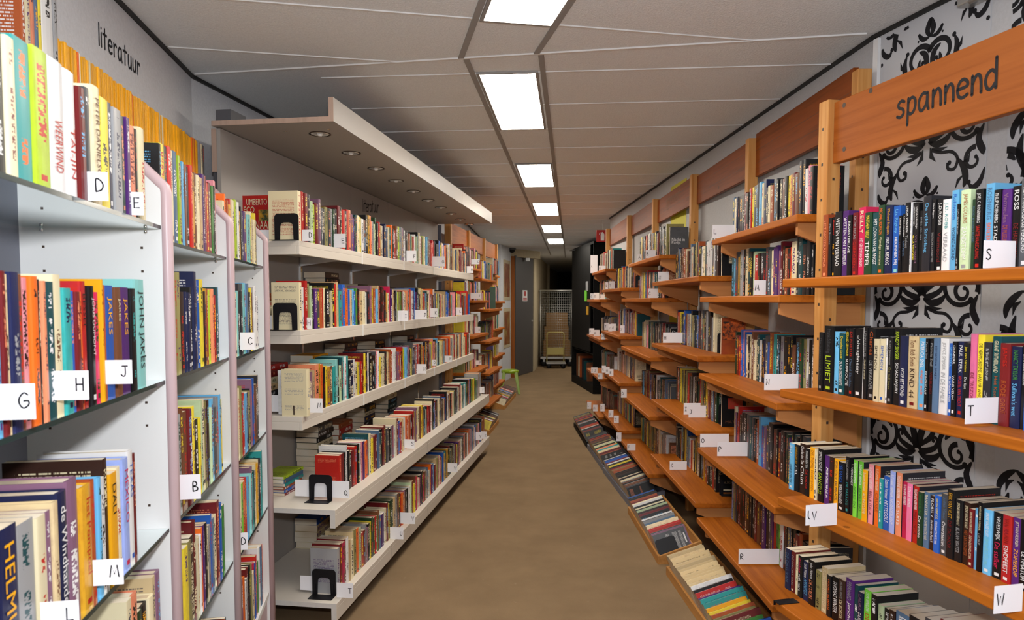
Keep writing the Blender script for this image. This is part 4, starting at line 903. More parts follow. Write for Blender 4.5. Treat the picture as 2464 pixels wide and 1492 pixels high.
V1 = [(116, 150, 145, 's', 'w', ('BOT', 'w', 'CHARLES DEN TEX', 'k')), (151, 186, 155, 'k', 'w', ('CHARLES DEN TEX', 'Y', 'CEL', 'w')), (187, 234, 150, 'N', 'w', ('Charles den Tex', 'w', 'Claim', 'w')), (235, 265, 185, 'k', 'w', ('CHARLES DEN TEX', 'w', 'DE VADER', 'r')), (266, 308, 178, 'd', 'O', ('CHR. THOMAS', 'O', 'DOODSVIJANDEN', 'O')), (309, 328, 190, 'W', 'B'), (329, 374, 190, 'k', 'l', ('SIMON TOYNE', 'w', 'SANCTUS', 'l')),
      (375, 419, 240, 'P', 'w'), (420, 450, 250, 'N', 'r'), (451, 489, 265, 'd', 'B', ('PETER USTINOV', 'B', 'KRUMNAGEL', 'B')), (490, 540, 290, 'k', 'w', ('LEE VANCE', 'b', 'WRAAKHANDEL', 'w')), (541, 573, 250, 'k', 't', ('VANDENBERG', 'e', "DE FARAO'S", 't')), (574, 601, 310, 'k', 's', ('VERVLOET', 'w', '', 'w')), (603, 636, 275, 'j', 'w', ('SUZANNE VERMEER', 'w', 'APRES-SKI', 'g')), (637, 674, 285, 'j', 'w', ('SUZANNE VERMEER', 'w', 'APRES-SKI', 'g')),
      (675, 716, 350, 'd', 'W', ('Suzanne Vermeer', 'W', 'ALL INCLUSIVE', 'W')), (717, 757, 308, 'p', 'w', ('SUZANNE VERMEER', 'w', 'BELLA ITALIA', 'R')), (758, 800, 318, 'o', 'W', ('SUZANNE VERMEER', 'W', 'CRUISE', 'O')), (801, 829, 415, 't', 'w'), (830, 885, 400, 'b', 'w', ('Suzanne Vermeer', 'w', 'HITTEGOLF', 'w')), (886, 928, 360, 'h', 'w', ('SUZANNE VERMEER', 'w', 'NOORDERLICHT', 'w')),
      (929, 973, 370, 'x', 'w', ('SUZANNE VERMEER', 'w', 'DE SUITE', 'w')), (974, 1014, 440, 'm', 'w', ('SUZANNE VERMEER', 'w', 'DE VLUCHT', 'r')), (1015, 1058, 455, 'F', 'w', ('SUZANNE VERMEER', 'w', 'ZOMERTIJD', 'p')), (1059, 1100, 475, 'r', 'w', ('SUZANNE VERMEER', 'w', 'MALLORCA', 'R')), (1102, 1143, 520, 'G', 'l', ('Simone van der Vlugt', 'g', 'De reunie', 'w')), (1144, 1186, 520, 'S', 'w', ('BANNISTER', 'W', 'DE DANS VAN DE NAR', 'W')),
      (1187, 1224, 550, 'N', 'w', ('FLORIS V', 'w', 'De wreker van Floris V', 'w')), (1225, 1270, 545, 'b', 'w', ('JEROEN VERBOOG', 'y', 'CODENAAM ZWARTE KRAB', 'w')), (1271, 1325, 535, 'E', 'w', ('Judith Visser', 'S', 'Oversteken', 'w')), (1326, 1381, 500, 'k', 'r', ('ERIK VAN VLIET', 'Y', 'DE DONOR', 'R')), (1382, 1440, 580, 'k', 'W', ('SIMONE VAN DER VLUGT', 'W', 'BLAUW WATER', 'e')), (1441, 1493, 600, 'N', 'W', ('SIMONE VAN DER VLUGT', 'W', 'HET LAATSTE OFFER', 'O')),
      (1494, 1532, 650, 'R', 'W', ('SIMONE VAN DER VLUGT', 'W', 'SCHADUWZUSTER', 'W')), (1534, 1562, 645, 's', 'w'), (1563, 1600, 598, 'k', 'W', ('ANOUSCHKA VOSKUIJL', 'W', 'DORP', 'e')), (1602, 1667, 655, 's', 'w', ('SIMONE VAN DER VLUGT', 'w', 'OP KLAARLICHTE DAG', 'a')), (1668, 1750, 680, 'k', 'w', ('VREESWIJK', 'w', 'De stalker', 'm')), (1752, 1822, 700, 'r', 'w', ('VAN VUUREN', 'R', 'EINDFEEST', 'w')), (1824, 1890, 720, 'P', 'd', ('JET VAN VUUREN', 'W', 'ZOMERDIP', 'd')), (1892, 1960, 735, 'k', 'w', ('', 'w', 'ULTIMATUM', 'w')), (1962, 2030, 750, 'R'), (2032, 2100, 760, 'b'), (2102, 2190, 770, 'k')]
px_row('paperback', RN, -0.09, RNZ[2], zr(V1, 3.16, 1860, 3.16, 1020), rp(2), RG % 'third', 1180, 0.13)
B1 = [(84, 124, 945, 'B', 'S', ('DE DAG VAN', 'S')), (125, 155, 965, 'R', 'W', ('DE NACHT VAN', 'e')), (156, 178, 995, 'W', 'k'), (180, 214, 1000, 'k', 'm', ('donker', 'm', 'ruth ware', 'w')), (215, 258, 1045, 'B', 's', ('Sarah Waters', 'w', 'AFFINITEIT', 's')), (260, 312, 1035, 'k', 'o', ('John Watson', 'w', 'DE STALIN', 'x')), (314, 352, 1140, 'L', 'k'), (353, 400, 1090, 'z', 'W', ('FLUWEEL', 'W', 'TOT STOF', 'W')), (401, 434, 1150, 'k', 'o', ('MOORD IN JAPAN', 'o')),
      (436, 492, 1165, 'k', 'w', ('THOMAS WINTER', 'w')), (494, 542, 1185, 'N', 'W', ('MICHAEL WHITE', 'e', 'DE BORGIA', 'W')), (544, 604, 1180, 'P', 'w', ('EBERHARD', 'e', 'Jericho', 'w')), (606, 636, 1225, 'T', 'w'), (638, 680, 1280, 'B', 'w', ('LAURA', 'v', 'DUIZEND', 'w')), (682, 742, 1265, 'j', 'w', ('DON WINSLOW', 'w', 'DE HEL', 'r')), (744, 792, 1300, 'k', 'w'), (794, 834, 1380, 'q', 'k'), (836, 880, 1410, 'k', 'w'), (882, 925, 1420, 'N', 'w'), (927, 1035, 1445, 'S', 'w'), (1037, 1150, 1480, 'k', 'w'), (1152, 1260, 1500, 'E'), (1262, 1400, 1520, 'R')]
px_row('paperback', RN, -0.09, RNZ[3], zr(B1, 3.16, 1860, 3.16, 1020), rp(3), RG % 'lowest', 1440, 0.13)
for i, uo, ui, v0, v1, l in ((0, 2361, 2441, 583, 649, 'S'), (1, 2331, 2399, 956, 1018, 'T'), (2, 1950, 1985, 1213, 1262, 'U'), (2, 1961, 2011, 1211, 1264, 'V'), (2, 2419, 2458, 1405, 1472, 'W')):
    card(RN, -0.088, ui, uo, v0, v1, l, rp(i), 'r', zs=RNZ[i])
mb = MB(); bookend(RN, 0.0 + 0.0, -0.03, RNZ[3], 'black bookend foot at the far end of the lowest near plank', 0.07, 0.003, 0.03)

# five bays along the far wall
BAYS = [(2.245, 3.185, 0.845, [1.675, 1.42, 1.075, 0.737, 0.413]), (3.20, 4.25, 0.842, [1.515, 1.15, 0.81, 0.475]), (4.265, 5.38, 0.832, [1.68, 1.42, 1.06, 0.70, 0.345]),
        (5.395, 6.48, 0.82, [1.503, 1.133, 0.773, 0.405]), (6.495, 7.58, 0.803, [1.70, 1.418, 1.05, 0.685, 0.33])]
KS = 1.08
BAYS = [(a * KS, b * KS, c * KS, [EYE + (z - EYE) * KS for z in d]) for a, b, c, d in BAYS]
PY = [KS * v for v in (2.367, 3.36, 4.31, 5.33, 6.33, 7.50)]
RC = {(0, 0): 'SWBkNKRNTryKEsWBkWOEkknkyYRnKkwpkkerWBbNk', (0, 1): 'TsEYLekWTkqrNKkEkEWPPvRNOkrWkTkkk', (0, 2): 'GRrbpbWkWnWkTwkBEbOtTkekkknkGLwkEkgWwwkn', (0, 3): 'WvkrkkkETEkkOsbvEkknkRNkGPkTkkEkRkNkkG', (0, 4): 'hLEkRkknNkkRnkPkEPrgjwkNSkkROkk',
      (1, 0): 'kKkBSknnOLWnkSeWkkLkOkwW', (1, 1): 'BrOykGBbknWeWkLkskbNk', (1, 2): 'NONLykLykLkrOkeNwknkGrLnkyOR', (1, 3): 'KkEknOskYybSswroWkyNnWNGNYOrN', (2, 0): 'BWynkKEnrNkWwkknEkkyK', (2, 1): 'srnEceLysTSbrENr', (2, 2): 'eLWWzepvRGTLB', (2, 3): 'kTsknkLkrkLnbN', (2, 4): 'yTtLGLkWrykLG',
      (3, 0): 'kNRWykNoLLbk', (3, 1): 'nbcrrWsRkRL', (3, 2): 'wLWwREeNzWnO', (3, 3): 'wrWkPyWvOeoB', (4, 0): 'rWkpNOkck', (4, 1): 'yrROkNrk', (4, 2): 'WWbNck', (4, 3): 'kkNOrWLk', (4, 4): 'prORwknWk'}
REST = 'kkkKNkBGREnkTLwWrOkEySe'
BN = ['nearest', 'second', 'third', 'fourth', 'last']
def hn(m, k): return ['top', 'second', 'third', 'fourth', 'fifth'][k]
bays = []
for k, (y0, y1, x, zs) in enumerate(BAYS):
    fr = Frame((x, y0), 0.0, -1); ln = y1 - y0
    t = thing('pine_shelf_bay', (x + 0.15, (y0 + y1) / 2, 0), ['orange pine bay beside the wallpaper bay, five planks on brackets', 'orange pine bay, second before the far wall shelves end up close', 'middle orange pine bay with the dark face-out books', 'orange pine bay just before the last one', 'last, smallest orange pine bay by the red fire sign'][k] if k != 1 else 'four-plank orange pine bay holding card H', 'shelving', 'orange pine shelf bays')
    bays.append((fr, ln, t))
    xp = lambda Y: 1.30 - 0.028 * Y
    npost = x - xp((y0 + y1) / 2)
    for j in ([k, k + 1] if k == 0 else [k + 1]):
        post(Frame((xp(PY[j]), PY[j]), 0, -1), 0, 0, 2.226, t)
    ya, yb = PY[k] + 0.051, PY[k + 1] - 0.001
    hf = Frame((xp((ya + yb) / 2) + 0.022, ya), 0, -1)
    hb = MB().fbox(hf, 0, yb - ya, -0.022, 0.0, 2.03, 2.245 if k == 0 else 2.213).build('header_board', M['headR'], t, bevel=0.002)
    mb = MB()
    for zz in (2.095, 2.16): mb.fbox(hf, 0, yb - ya, 0, 0.0003, zz, zz + 0.0012)
    mb.build('board_groove', M['screw'], hb)
    if k == 2:
        wall_text(hf, 0.0006, 'spannend', 1603, 498, 1634, 478, newmat('faded_print', rgb('7a4a22'), 0.6), 'lettering', parent=t, wt=0.2)
    for i, z in enumerate(zs):
        top = (i == 0 and len(zs) == 5)
        nf = -0.055 if top else 0.0; nbk = npost + 0.006
        s = plank(fr, 0, ln, nbk, nf, z, M['shelfR'], t)
        brk(fr, 0.035, nbk, nf - 0.02, z, t); brk(fr, ln - 0.10, nbk, nf - 0.02, z, t)
        nn = [-0.14, -0.14, -0.165, -0.165, -0.165][i] if len(zs) == 5 else [-0.14, -0.155, -0.155, -0.155][i]
        endpad = ([0.05, 0.05, 0.012, 0.012, 0.012][i]) if k == 0 else ([0.16, 0.24, 0.20, 0.16, 0.2][i] if k in (1, 2) else 0.12)
        st = {(0, 0): ln - 0.03, (0, 1): ln - 0.03}.get((k, i), ln - 0.02)
        row('paperback', fr, nn, z, st, endpad, RC.get((k, i), ''), 'on the %s plank, %s pine bay' % (hn(0, i), BN[k]), 'paperbacks on the %s plank of the %s pine bay' % (hn(0, i), BN[k]), (0.017, 0.038), (0.175, 0.218), (0.11, 0.118) if k < 3 else (0.088, 0.092), 0.15, rest=REST if k < 3 else 'kRrWwnOybEeLBpNtkW', seed=70 + 10 * k + i)
        if k in (1, 2) or (k == 3 and i < 2):
            bookend(fr, endpad - 0.006, nn - 0.055, z, 'black bookend closing the %s plank of the %s pine bay' % (hn(0, i), BN[k]), 0.09, 0.105, 0.04)
# face-out books at the near ends
def fo_right(fr, a, n, z, w, h, col, label, lines, pic=None):
    faceout('paperback', fr.at(a, n - w, z), -fr.n * -1 * -1, (0, 0, 1), fr.d, w, h, 0.02, col, label, lines, 'face-out paperbacks on the pine planks', pic)
FO = [(0, 1, 0.0, 'k', 'BEE', 'dark paperback facing out with cream letters BEE, nearest pine bay', [('BEE', 0.1, 0.72, 0.45, 0.1, 'w'), ('H', 0.55, 0.55, 0.2, 0.1, 'w')], (0.02, 0.45, 0.96, 0.5, 'n', 'N')),
      (1, 0, 0.09, 'k', '', 'dark face-out paperback with pale patch on the top plank of second pine bay', [('KIS', 0.3, 0.55, 0.4, 0.1, 'k'), ('DE GET', 0.3, 0.42, 0.4, 0.08, 'k')], (0.28, 0.35, 0.66, 0.36, 'W', 'W')),
      (1, 1, 0.13, 'O', '', 'orange-brown landscape cover facing out on the second plank, second pine bay', [], (0.05, 0.4, 0.9, 0.5, 'o', 'N')),
      (1, 2, 0.10, 'k', '', 'black cover with a red flame facing out, second pine bay', [('MATT', 0.15, 0.1, 0.6, 0.08, 'n')], (0.25, 0.5, 0.6, 0.3, 'r', 'O')),
      (2, 0, 0.07, 'E', '', 'grey cover reading Nacht in Parijs facing out, middle pine bay', [('Nacht in', 0.1, 0.5, 0.7, 0.12, 'w'), ('Parijs', 0.1, 0.38, 0.6, 0.12, 'w')], None),
      (2, 2, 0.13, 'k', '', 'black cover reading De OVERSTE facing out, middle pine bay', [('De', 0.1, 0.78, 0.3, 0.14, 'w'), ('OVERSTE', 0.08, 0.62, 0.84, 0.14, 'w')], None),
      (2, 3, 0.10, 'E', '', 'grey-blue cover with a bridge tower facing out, middle pine bay', [('MENDER', 0.2, 0.1, 0.6, 0.08, 'w')], (0.55, 0.35, 0.35, 0.4, 'S', 'K')),
      (2, 4, 0.12, 'n', '', 'brown portrait cover facing out on the lowest plank, middle pine bay', [], (0.1, 0.35, 0.85, 0.55, 'x', 'n')),
      (3, 1, 0.05, 'T', '', 'green painted cover facing out beyond card Z', [], (0.1, 0.1, 0.8, 0.6, 'g', 'O')),
      (4, 0, 0.03, 'k', '', 'dark cover with a pale station picture facing out, last pine bay', [], (0.05, 0.5, 0.9, 0.4, 'e', 'K'))]
for k, i, a, col, _, lab, lines, pic in FO:
    fr, ln, t = bays[k]; z = BAYS[k][3][i]
    nn = ([-0.14, -0.14, -0.165, -0.165, -0.165] if len(BAYS[k][3]) == 5 else [-0.14, -0.155, -0.155, -0.155])[i]
    if (k, i) == (0, 1): a = 0.0
    b = add_book('paperback', fr.at(a, nn - 0.122, z), fr.d, -fr.n, (0, 0, 1), 0.014, 0.185, 0.122, col, '', 'face-out paperbacks on the pine planks', 0, label=lab, style=6)
    b['org'] = fr.at(a, nn - 0.122, z); b['force'] = True; b['lines'] = lines; b['pic'] = pic; b['cat'] = 'book'
for k, i, uo, ui, v0, v1, l in ((0, 0, 1711, 1767, 541, 573, 'L'), (0, 1, 1812, 1841, 674, 710, 'M'), (0, 2, 1842, 1919, 900, 939, 'N'), (0, 3, 1689, 1752, 1044, 1076, 'O'), (0, 3, 1731, 1797, 1064, 1098, 'P'), (0, 4, 1784, 1873, 1321, 1358, 'R'),
                         (1, 1, 1596, 1641, 800, 825, 'H'), (1, 2, 1648, 1684, 970, 998, 'I'), (1, 2, 1660, 1697, 976, 1005, 'J'), (1, 3, 1616, 1651, 1110, 1131, 'K'), (1, 0, 1582, 1608, 654, 680, 'N'),
                         (2, 0, 1552, 1576, 602, 621, 'B'), (2, 0, 1533, 1543, 612, 627, 'A'), (2, 1, 1558, 1582, 694, 717, 'C'), (2, 3, 1496, 1507, 936, 957, 'D'), (2, 4, 1485, 1494, 1041, 1062, 'E'), (2, 4, 1512, 1528, 1068, 1084, 'F'),
                         (3, 0, 1456, 1466, 679, 696, 'R'), (3, 0, 1465, 1479, 677, 694, 'S'), (3, 1, 1454, 1464, 777, 794, 'T'), (3, 1, 1464, 1472, 780, 798, 'V'), (3, 1, 1471, 1481, 779, 797, 'W'), (3, 1, 1492, 1502, 783, 802, 'Z'),
                         (4, 0, 1420, 1437, 614, 657, 'A'), (4, 0, 1440, 1456, 640, 653, 'B'), (4, 1, 1420, 1429, 706, 720, 'C'), (4, 1, 1429, 1441, 705, 721, 'D'), (4, 1, 1442, 1456, 709, 721, 'E'), (4, 2, 1418, 1429, 790, 805, 'F'), (4, 2, 1429, 1442, 794, 809, 'G'), (4, 2, 1447, 1456, 802, 817, 'H'),
                         (4, 3, 1423, 1430, 884, 898, 'I'), (4, 3, 1430, 1437, 884, 899, 'J'), (4, 3, 1439, 1449, 898, 912, 'K'), (4, 4, 1414, 1422, 967, 984, 'L'), (4, 4, 1428, 1437, 974, 990, 'M'),
                         (3, 2, 1449, 1457, 880, 897, 'E'), (3, 2, 1458, 1466, 883, 900, 'G'), (3, 2, 1467, 1475, 888, 905, 'R'), (3, 3, 1446, 1454, 972, 990, 'C'), (3, 3, 1466, 1475, 987, 1005, 'U'), (3, 3, 1479, 1488, 1000, 1018, 'Z')):
    fr, ln, t = bays[k]
    nn = [-0.14, -0.14, -0.165, -0.165, -0.165][i] if len(BAYS[k][3]) == 5 else [-0.14, -0.155, -0.155, -0.155][i]
    card(fr, nn + 0.002, ui, uo, v0, v1, l, 'on the %s plank, %s pine bay' % (hn(0, i), BN[k]), 'r', zs=BAYS[k][3][i])

# floor trays with books lying spine up
def tray(x0, y0, x1, y1, cols, mat, label, phrase, group, side=1, hts=(0.175, 0.195), th=18, lean=24, tw=(0.016, 0.026), blk=False, seed=0, be=None):
    """(x0,y0)-(x1,y1): the front lip on the floor, near end to far end"""
    d = Vector((x1 - x0, y1 - y0, 0)); ln = d.length; d.normalize(); inw = Vector((d.y, -d.x, 0)) * side
    P0 = Vector((x0, y0, 0)); t = thing('book_tray', P0 + d * ln / 2, label, 'book tray', 'low trays of books on the floor')
    W_ = 0.22; zr_ = W_ * math.tan(math.radians(th))
    P = lambda a, b, z: P0 + d * a + inw * b + Vector((0, 0, z))
    qb = lambda a0, a1, b0, b1, z00, z01, z10, z11: [P(a0, b0, z00), P(a1, b0, z00), P(a1, b1, z10), P(a0, b1, z10), P(a0, b0, z01), P(a1, b0, z01), P(a1, b1, z11), P(a0, b1, z11)]
    MB().quadbox(qb(0, ln, 0, 0.014, 0, 0.045, 0, 0.045)).build('front_lip', mat, t)
    for a in (0.0, ln - 0.014): MB().quadbox(qb(a, a + 0.014, 0.014, W_, 0, 0.045, 0, zr_ + 0.05)).build('end_board', mat, t)
    MB().quadbox(qb(0.014, ln - 0.014, 0.014, W_, 0.002, 0.008, zr_ - 0.006, zr_)).build('tray_bottom', mat, t)
    MB().quadbox(qb(0, ln, W_, W_ + 0.014, 0, zr_ + 0.05, 0, zr_ + 0.05)).build('rear_board', mat, t)
    r = random.Random(seed); al = math.radians(th); ph = math.radians(lean)
    e1 = (inw * math.cos(al) + Vector((0, 0, math.sin(al)))); e3 = (-inw * math.sin(al) + Vector((0, 0, math.cos(al))))
    A = d * math.cos(ph) - e3 * math.sin(ph); Nn = e3 * math.cos(ph) + d * math.sin(ph)
    a = 0.03; prev = None; i = 0
    if be:
        o0 = P(0.026, 0.018, 0.014) + e3 * 0.004 - A * 0.004; b0 = thing('bookend', o0, be, 'bookend', 'black bookends')
        pts = [o0 + e1 * x + Nn * y for x, y in ((0.004, 0), (0.115, 0), (0.115, 0.085), (0.111, 0.094), (0.102, 0.098), (0.017, 0.098), (0.008, 0.094), (0.004, 0.085))]
        MB().poly(pts, A * 0.002).build('plate', M['black'], b0)
    while a < ln - 0.10:
        w_ = r.uniform(*tw); c = cols[i] if i < len(cols) else r.choice('kKNRrWnykOkEwbeLk')
        dd = 0.112 + r.uniform(-0.006, 0.006); hh = r.uniform(*hts)
        org = P(a, 0.018, 0.012) + Nn * dd + e3 * (w_ * math.sin(ph) + 0.002) + e1 * 0.004
        prev = add_book('tray_paperback', org + e1 * hh, A, Nn, -e1, w_, hh, dd, c, phrase, group, i, prev=prev, noun='paperback')
        a += w_ / math.cos(ph) + 0.001; i += 1
TG = 'paperbacks lying spine up in the floor trays'
tray(0.84, 2.42, 0.79, 3.55, 'cwkLmbgRLOydttPrkwzzzzzzzzzz' + 'zz', M['tray'], 'low beech tray of spine-up books on the floor, cut by the bottom border', 'in the nearest floor tray', TG + ', first', tw=(0.026, 0.036), seed=1)
tray(0.777, 3.69, 0.766, 4.60, 'EvErrWWSekwkRNqkWkwWRO', M['tray'], 'second low beech tray on the floor, before the nearest pine bays', 'in the second floor tray', TG + ', second', seed=2, tw=(0.022, 0.034), be='solid black bookend holding the near end of the second floor tray')
tray(0.80, 4.70, 0.745, 5.72, 'kEnneknePWkRWkkNNkkOk', M['backblue'], 'dark low tray of books on the floor behind the beech trays', 'in the dark floor tray', TG + ', third', seed=3)
tray(0.75, 5.75, 0.715, 6.66, 'kOROyWwtrxyNqWWkR', M['backblue'], 'fourth low tray on the floor holding pastel covers', 'in the fourth floor tray', TG + ', fourth', seed=4)
tray(0.71, 6.72, 0.69, 7.85, 'kNwRewkNkwOrrkYk', M['blackpaint'], 'black-ended low tray of books at the far end of the pine bays', 'in the farthest floor tray', TG + ', fifth', seed=5)

# ------------------------------------------------------------------ pine bays past the white bookcase
LF = Frame((-0.365, 6.62), 7.7, 1)
LB = [(0.0, 0.90, [1.735, 1.41, 1.07, 0.72, 0.39]), (0.91, 1.86, [1.645, 1.315, 0.97, 0.625, 0.28]), (1.88, 2.80, [1.735, 1.40, 1.06, 0.72, 0.36])]
LPN = -0.205
for k, (a0, a1, zs) in enumerate(LB):
    t = thing('pine_shelf_bay', LF.at((a0 + a1) / 2, -0.1, 0), ['orange pine bay peeping out past the white bookcase end', 'orange pine bay beyond the white bookcase, before the posters', 'farthest orange pine bay beside the wall posters'][k], 'shelving', 'orange pine shelf bays')
    for j in ([0, 1] if k == 0 else [1]): post(LF, (a0 if j == 0 else a1) - 0.02, LPN, 2.15, t, 0.06)
    fo = -0.0 if k < 2 else -0.10
    MB().fbox(LF, a0 + 0.041, a1 - 0.021, LPN - 0.045, LPN - 0.02, 1.95, 2.14).build('header_board', M['shelfL'], t)
    for i, z in enumerate(zs):
        nf = (-0.075 if i == 0 else 0.0) + fo
        plank(LF, a0 + (0.0 if k else 0.03), a1 - 0.01, LPN + 0.001, nf, z, M['shelfL'], t)
        brk(LF, a1 - 0.12, LPN + 0.001, nf - 0.02, z, t, 0.10)
        row('paperback', LF, -0.095 + fo * 0.3, z, a0 + 0.06, a1 - 0.06 - (0.3 if k == 2 else 0), '', 'on the %s plank past the white bookcase' % hn(0, i), 'paperbacks past the white bookcase', (0.016, 0.034), (0.165, 0.205), (0.10, 0.105), 0.2, rest='kRrWwnOybEeLBpNtkWxG', seed=200 + 10 * k + i)
for k, ui, uo, v0, v1, l, i in ((0, 1135, 1154, 624, 636, 'C', 0), (0, 1133, 1157, 705, 719, 'J', 1), (0, 1143, 1156, 786, 801, 'N', 2), (0, 1146, 1158, 867, 878, 'P', 3)):
    card(LF, -0.093, ui, uo, v0, v1, l, 'on the %s plank past the white bookcase' % hn(0, i), 'r', zs=LB[k][2][i])
tray(-0.235, 7.35, -0.15, 8.05, 'yWRkweOGWkyWn', M['tray'], 'pine tray of picture books on the floor past the white bookcase', 'in the pine tray past the white bookcase', TG + ', across the aisle', side=-1, seed=6)
tray(-0.09, 9.1, 0.06, 10.4, 'WGwkRmmpmWw', M['tray'], 'pine tray with pink and white covers beside the green stool', 'in the tray beside the green stool', TG + ', by the stool', side=-1, seed=7)
for x, y, z, lab in ((-0.255, 8.15, 1.3155, 'dark green book standing out on the second plank past the bookcase'),):
    b = add_book('paperback', (x, y, z), (0, 1, 0), (-1, 0, 0), (0, 0, 1), 0.02, 0.25, 0.065, 'G', '', 'face-out paperbacks on the pine planks', 0, label=lab, style=6); b['force'] = True; b['lines'] = []; b['pic'] = (0.2, 0.2, 0.6, 0.4, 'x', 'n')

# ------------------------------------------------------------------ wallpaper
NW = Frame(CR, math.degrees(math.atan2(CR[0] - NR0[0], CR[1] - NR0[1])), -1)
def roll(u0, u1, s_off, name, zoff):
    a0, _ = NW.hit(u0, 500, 0); a1, _ = NW.hit(u1, 500, 0)
    sw = abs(a1 - a0); right = screenright(NW.n); org = NW.at(a0, 0.003, 0)
    wp = MB().fbox(NW, a1, a0, 0.0005, 0.0025, 0.0, CEIL - 0.02).build(name, M['wpaper'], wr_)
    mb = MB(); Wc, Hc = 0.46, 0.512
    def pl(x, y): return org + right * x + Vector((0, 0, y)) + NW.n * 0.0002
    def okx(x): return -0.001 <= x <= sw + 0.001
    class C_:
        def face(s, pts): pass
    def stroke(pts, wf, ox, oy, mir):
        q = smooth(pts) if len(pts) >= 4 else pts
        q = [((ox + (-x if mir else x)), oy + y) for x, y in q]
        n = len(q)
        for i in range(n - 1):
            (xa, ya), (xb, yb) = q[i], q[i + 1]
            if not (okx(xa) and okx(xb)) or not (0.05 < ya < CEIL - 0.03 and 0.05 < yb < CEIL - 0.03): continue
            def off(i, s):
                a = q[max(0, i - 1)]; b = q[min(n - 1, i + 1)]; dx, dy = b[0] - a[0], b[1] - a[1]; L_ = math.hypot(dx, dy) or 1
                w_ = wf(i / (n - 1)) / 2 * s; return min(max(q[i][0] - dy / L_ * w_, 0), sw), q[i][1] + dx / L_ * w_
            mb.face([pl(*off(i, 1)), pl(*off(i, -1)), pl(*off(i + 1, -1)), pl(*off(i + 1, 1))])
    def blob(x, y, r, ox, oy, mir):
        X = ox + (-x if mir else x); Y = oy + y
        if okx(X) and 0.05 < Y < CEIL - 0.03: mb.face([pl(min(max(X + r * math.cos(t), 0), sw), Y + r * math.sin(t)) for t in [k * math.pi / 6 for k in range(12)]])
    def spiral(cx, cy, r0, r1, a0, a1, w0, w1, ox, oy, mir, n=26):
        pts = []
        for k in range(n):
            t = k / (n - 1); r = r0 + (r1 - r0) * t; a = math.radians(a0 + (a1 - a0) * t); pts.append((cx + r * math.cos(a), cy + r * math.sin(a)))
        q = [((ox + (-x if mir else x)), oy + y) for x, y in pts]
        stroke([(x - ox, y - oy) for x, y in q] if not mir else [(-(x - ox), y - oy) for x, y in q], lambda t: 1.12 * (w0 + (w1 - w0) * t), ox, oy, mir)
        e = pts[-1]; blob(e[0], e[1], w1 * 0.9, ox, oy, mir)
    leaf = lambda wm: (lambda t: 1.15 * wm * math.sin(math.pi * min(1, max(0.02, t))) ** 0.7 + 0.0012)
    def motif(ox, oy):
        for mir in (False, True):
            a_ = (ox, oy, mir)
            # crown (fleur) at the top
            stroke([(0, 0.03), (0.012, 0.052), (0.006, 0.075), (0.0, 0.092)], leaf(0.018), *a_)
            stroke([(0.004, 0.03), (0.026, 0.030), (0.042, 0.042), (0.045, 0.052)], leaf(0.013), *a_)
            blob(0.047, 0.050, 0.006, *a_); blob(0.05, 0.03, 0.004, *a_)
            # two facing shields of scrolls under it
            spiral(0.045, -0.035, 0.052, 0.020, 160, -150, 0.018, 0.008, *a_)
            stroke([(0.02, -0.09), (0.012, -0.05), (0.02, -0.02), (0.045, -0.005)], leaf(0.018), *a_)
            stroke([(0.012, -0.12), (0.03, -0.08), (0.045, -0.06), (0.04, -0.03)], leaf(0.016), *a_)
            stroke([(0.02, -0.14), (0.06, -0.12), (0.098, -0.085), (0.108, -0.03), (0.098, 0.0)], leaf(0.020), *a_)
            blob(0.096, 0.004, 0.008, *a_); stroke([(0.108, -0.05), (0.122, -0.035), (0.128, -0.012)], leaf(0.010), *a_)
            stroke([(0.104, -0.09), (0.125, -0.085), (0.138, -0.066)], leaf(0.011), *a_); stroke([(0.085, -0.115), (0.108, -0.118), (0.122, -0.105)], leaf(0.010), *a_)
            # spear and rising acanthus
            stroke([(0.0, -0.235), (0.0, -0.205), (0.0, -0.175), (0.0, -0.15)], lambda t: 0.012 * math.sin(math.pi * min(1, t + 0.1)) + 0.002, *a_)
            stroke([(0.0, -0.30), (0.012, -0.26), (0.03, -0.215), (0.06, -0.185), (0.088, -0.185), (0.097, -0.205), (0.088, -0.218)], lambda t: 0.026 * (1 - t) + 0.008, *a_)
            blob(0.085, -0.213, 0.010, *a_)
            stroke([(0.008, -0.295), (0.03, -0.275), (0.055, -0.255), (0.07, -0.225), (0.066, -0.21)], leaf(0.016), *a_)
            stroke([(0.01, -0.31), (0.045, -0.30), (0.075, -0.285), (0.085, -0.262), (0.074, -0.250), (0.064, -0.262)], lambda t: 0.018 * (1 - t) + 0.006, *a_)
            blob(0.068, -0.263, 0.007, *a_)
            stroke([(0.006, -0.31), (0.04, -0.325), (0.075, -0.318), (0.098, -0.298)], leaf(0.02), *a_); blob(0.099, -0.296, 0.007, *a_)
            stroke([(0.02, -0.335), (0.05, -0.345), (0.085, -0.342)], leaf(0.013), *a_); stroke([(0.015, -0.33), (0.02, -0.36), (0.04, -0.38)], leaf(0.014), *a_)
            # tendril running down and out to a curl
            stroke([(0.02, -0.34), (0.06, -0.355), (0.10, -0.36), (0.125, -0.385), (0.115, -0.415), (0.09, -0.412), (0.088, -0.392)], lambda t: 0.011, *a_); blob(0.094, -0.394, 0.008, *a_)
            stroke([(0.125, -0.385), (0.15, -0.42), (0.158, -0.455), (0.15, -0.48)], leaf(0.02), *a_)
            stroke([(0.14, -0.40), (0.165, -0.40), (0.172, -0.375)], leaf(0.010), *a_); stroke([(0.15, -0.44), (0.13, -0.455), (0.12, -0.48)], leaf(0.010), *a_)
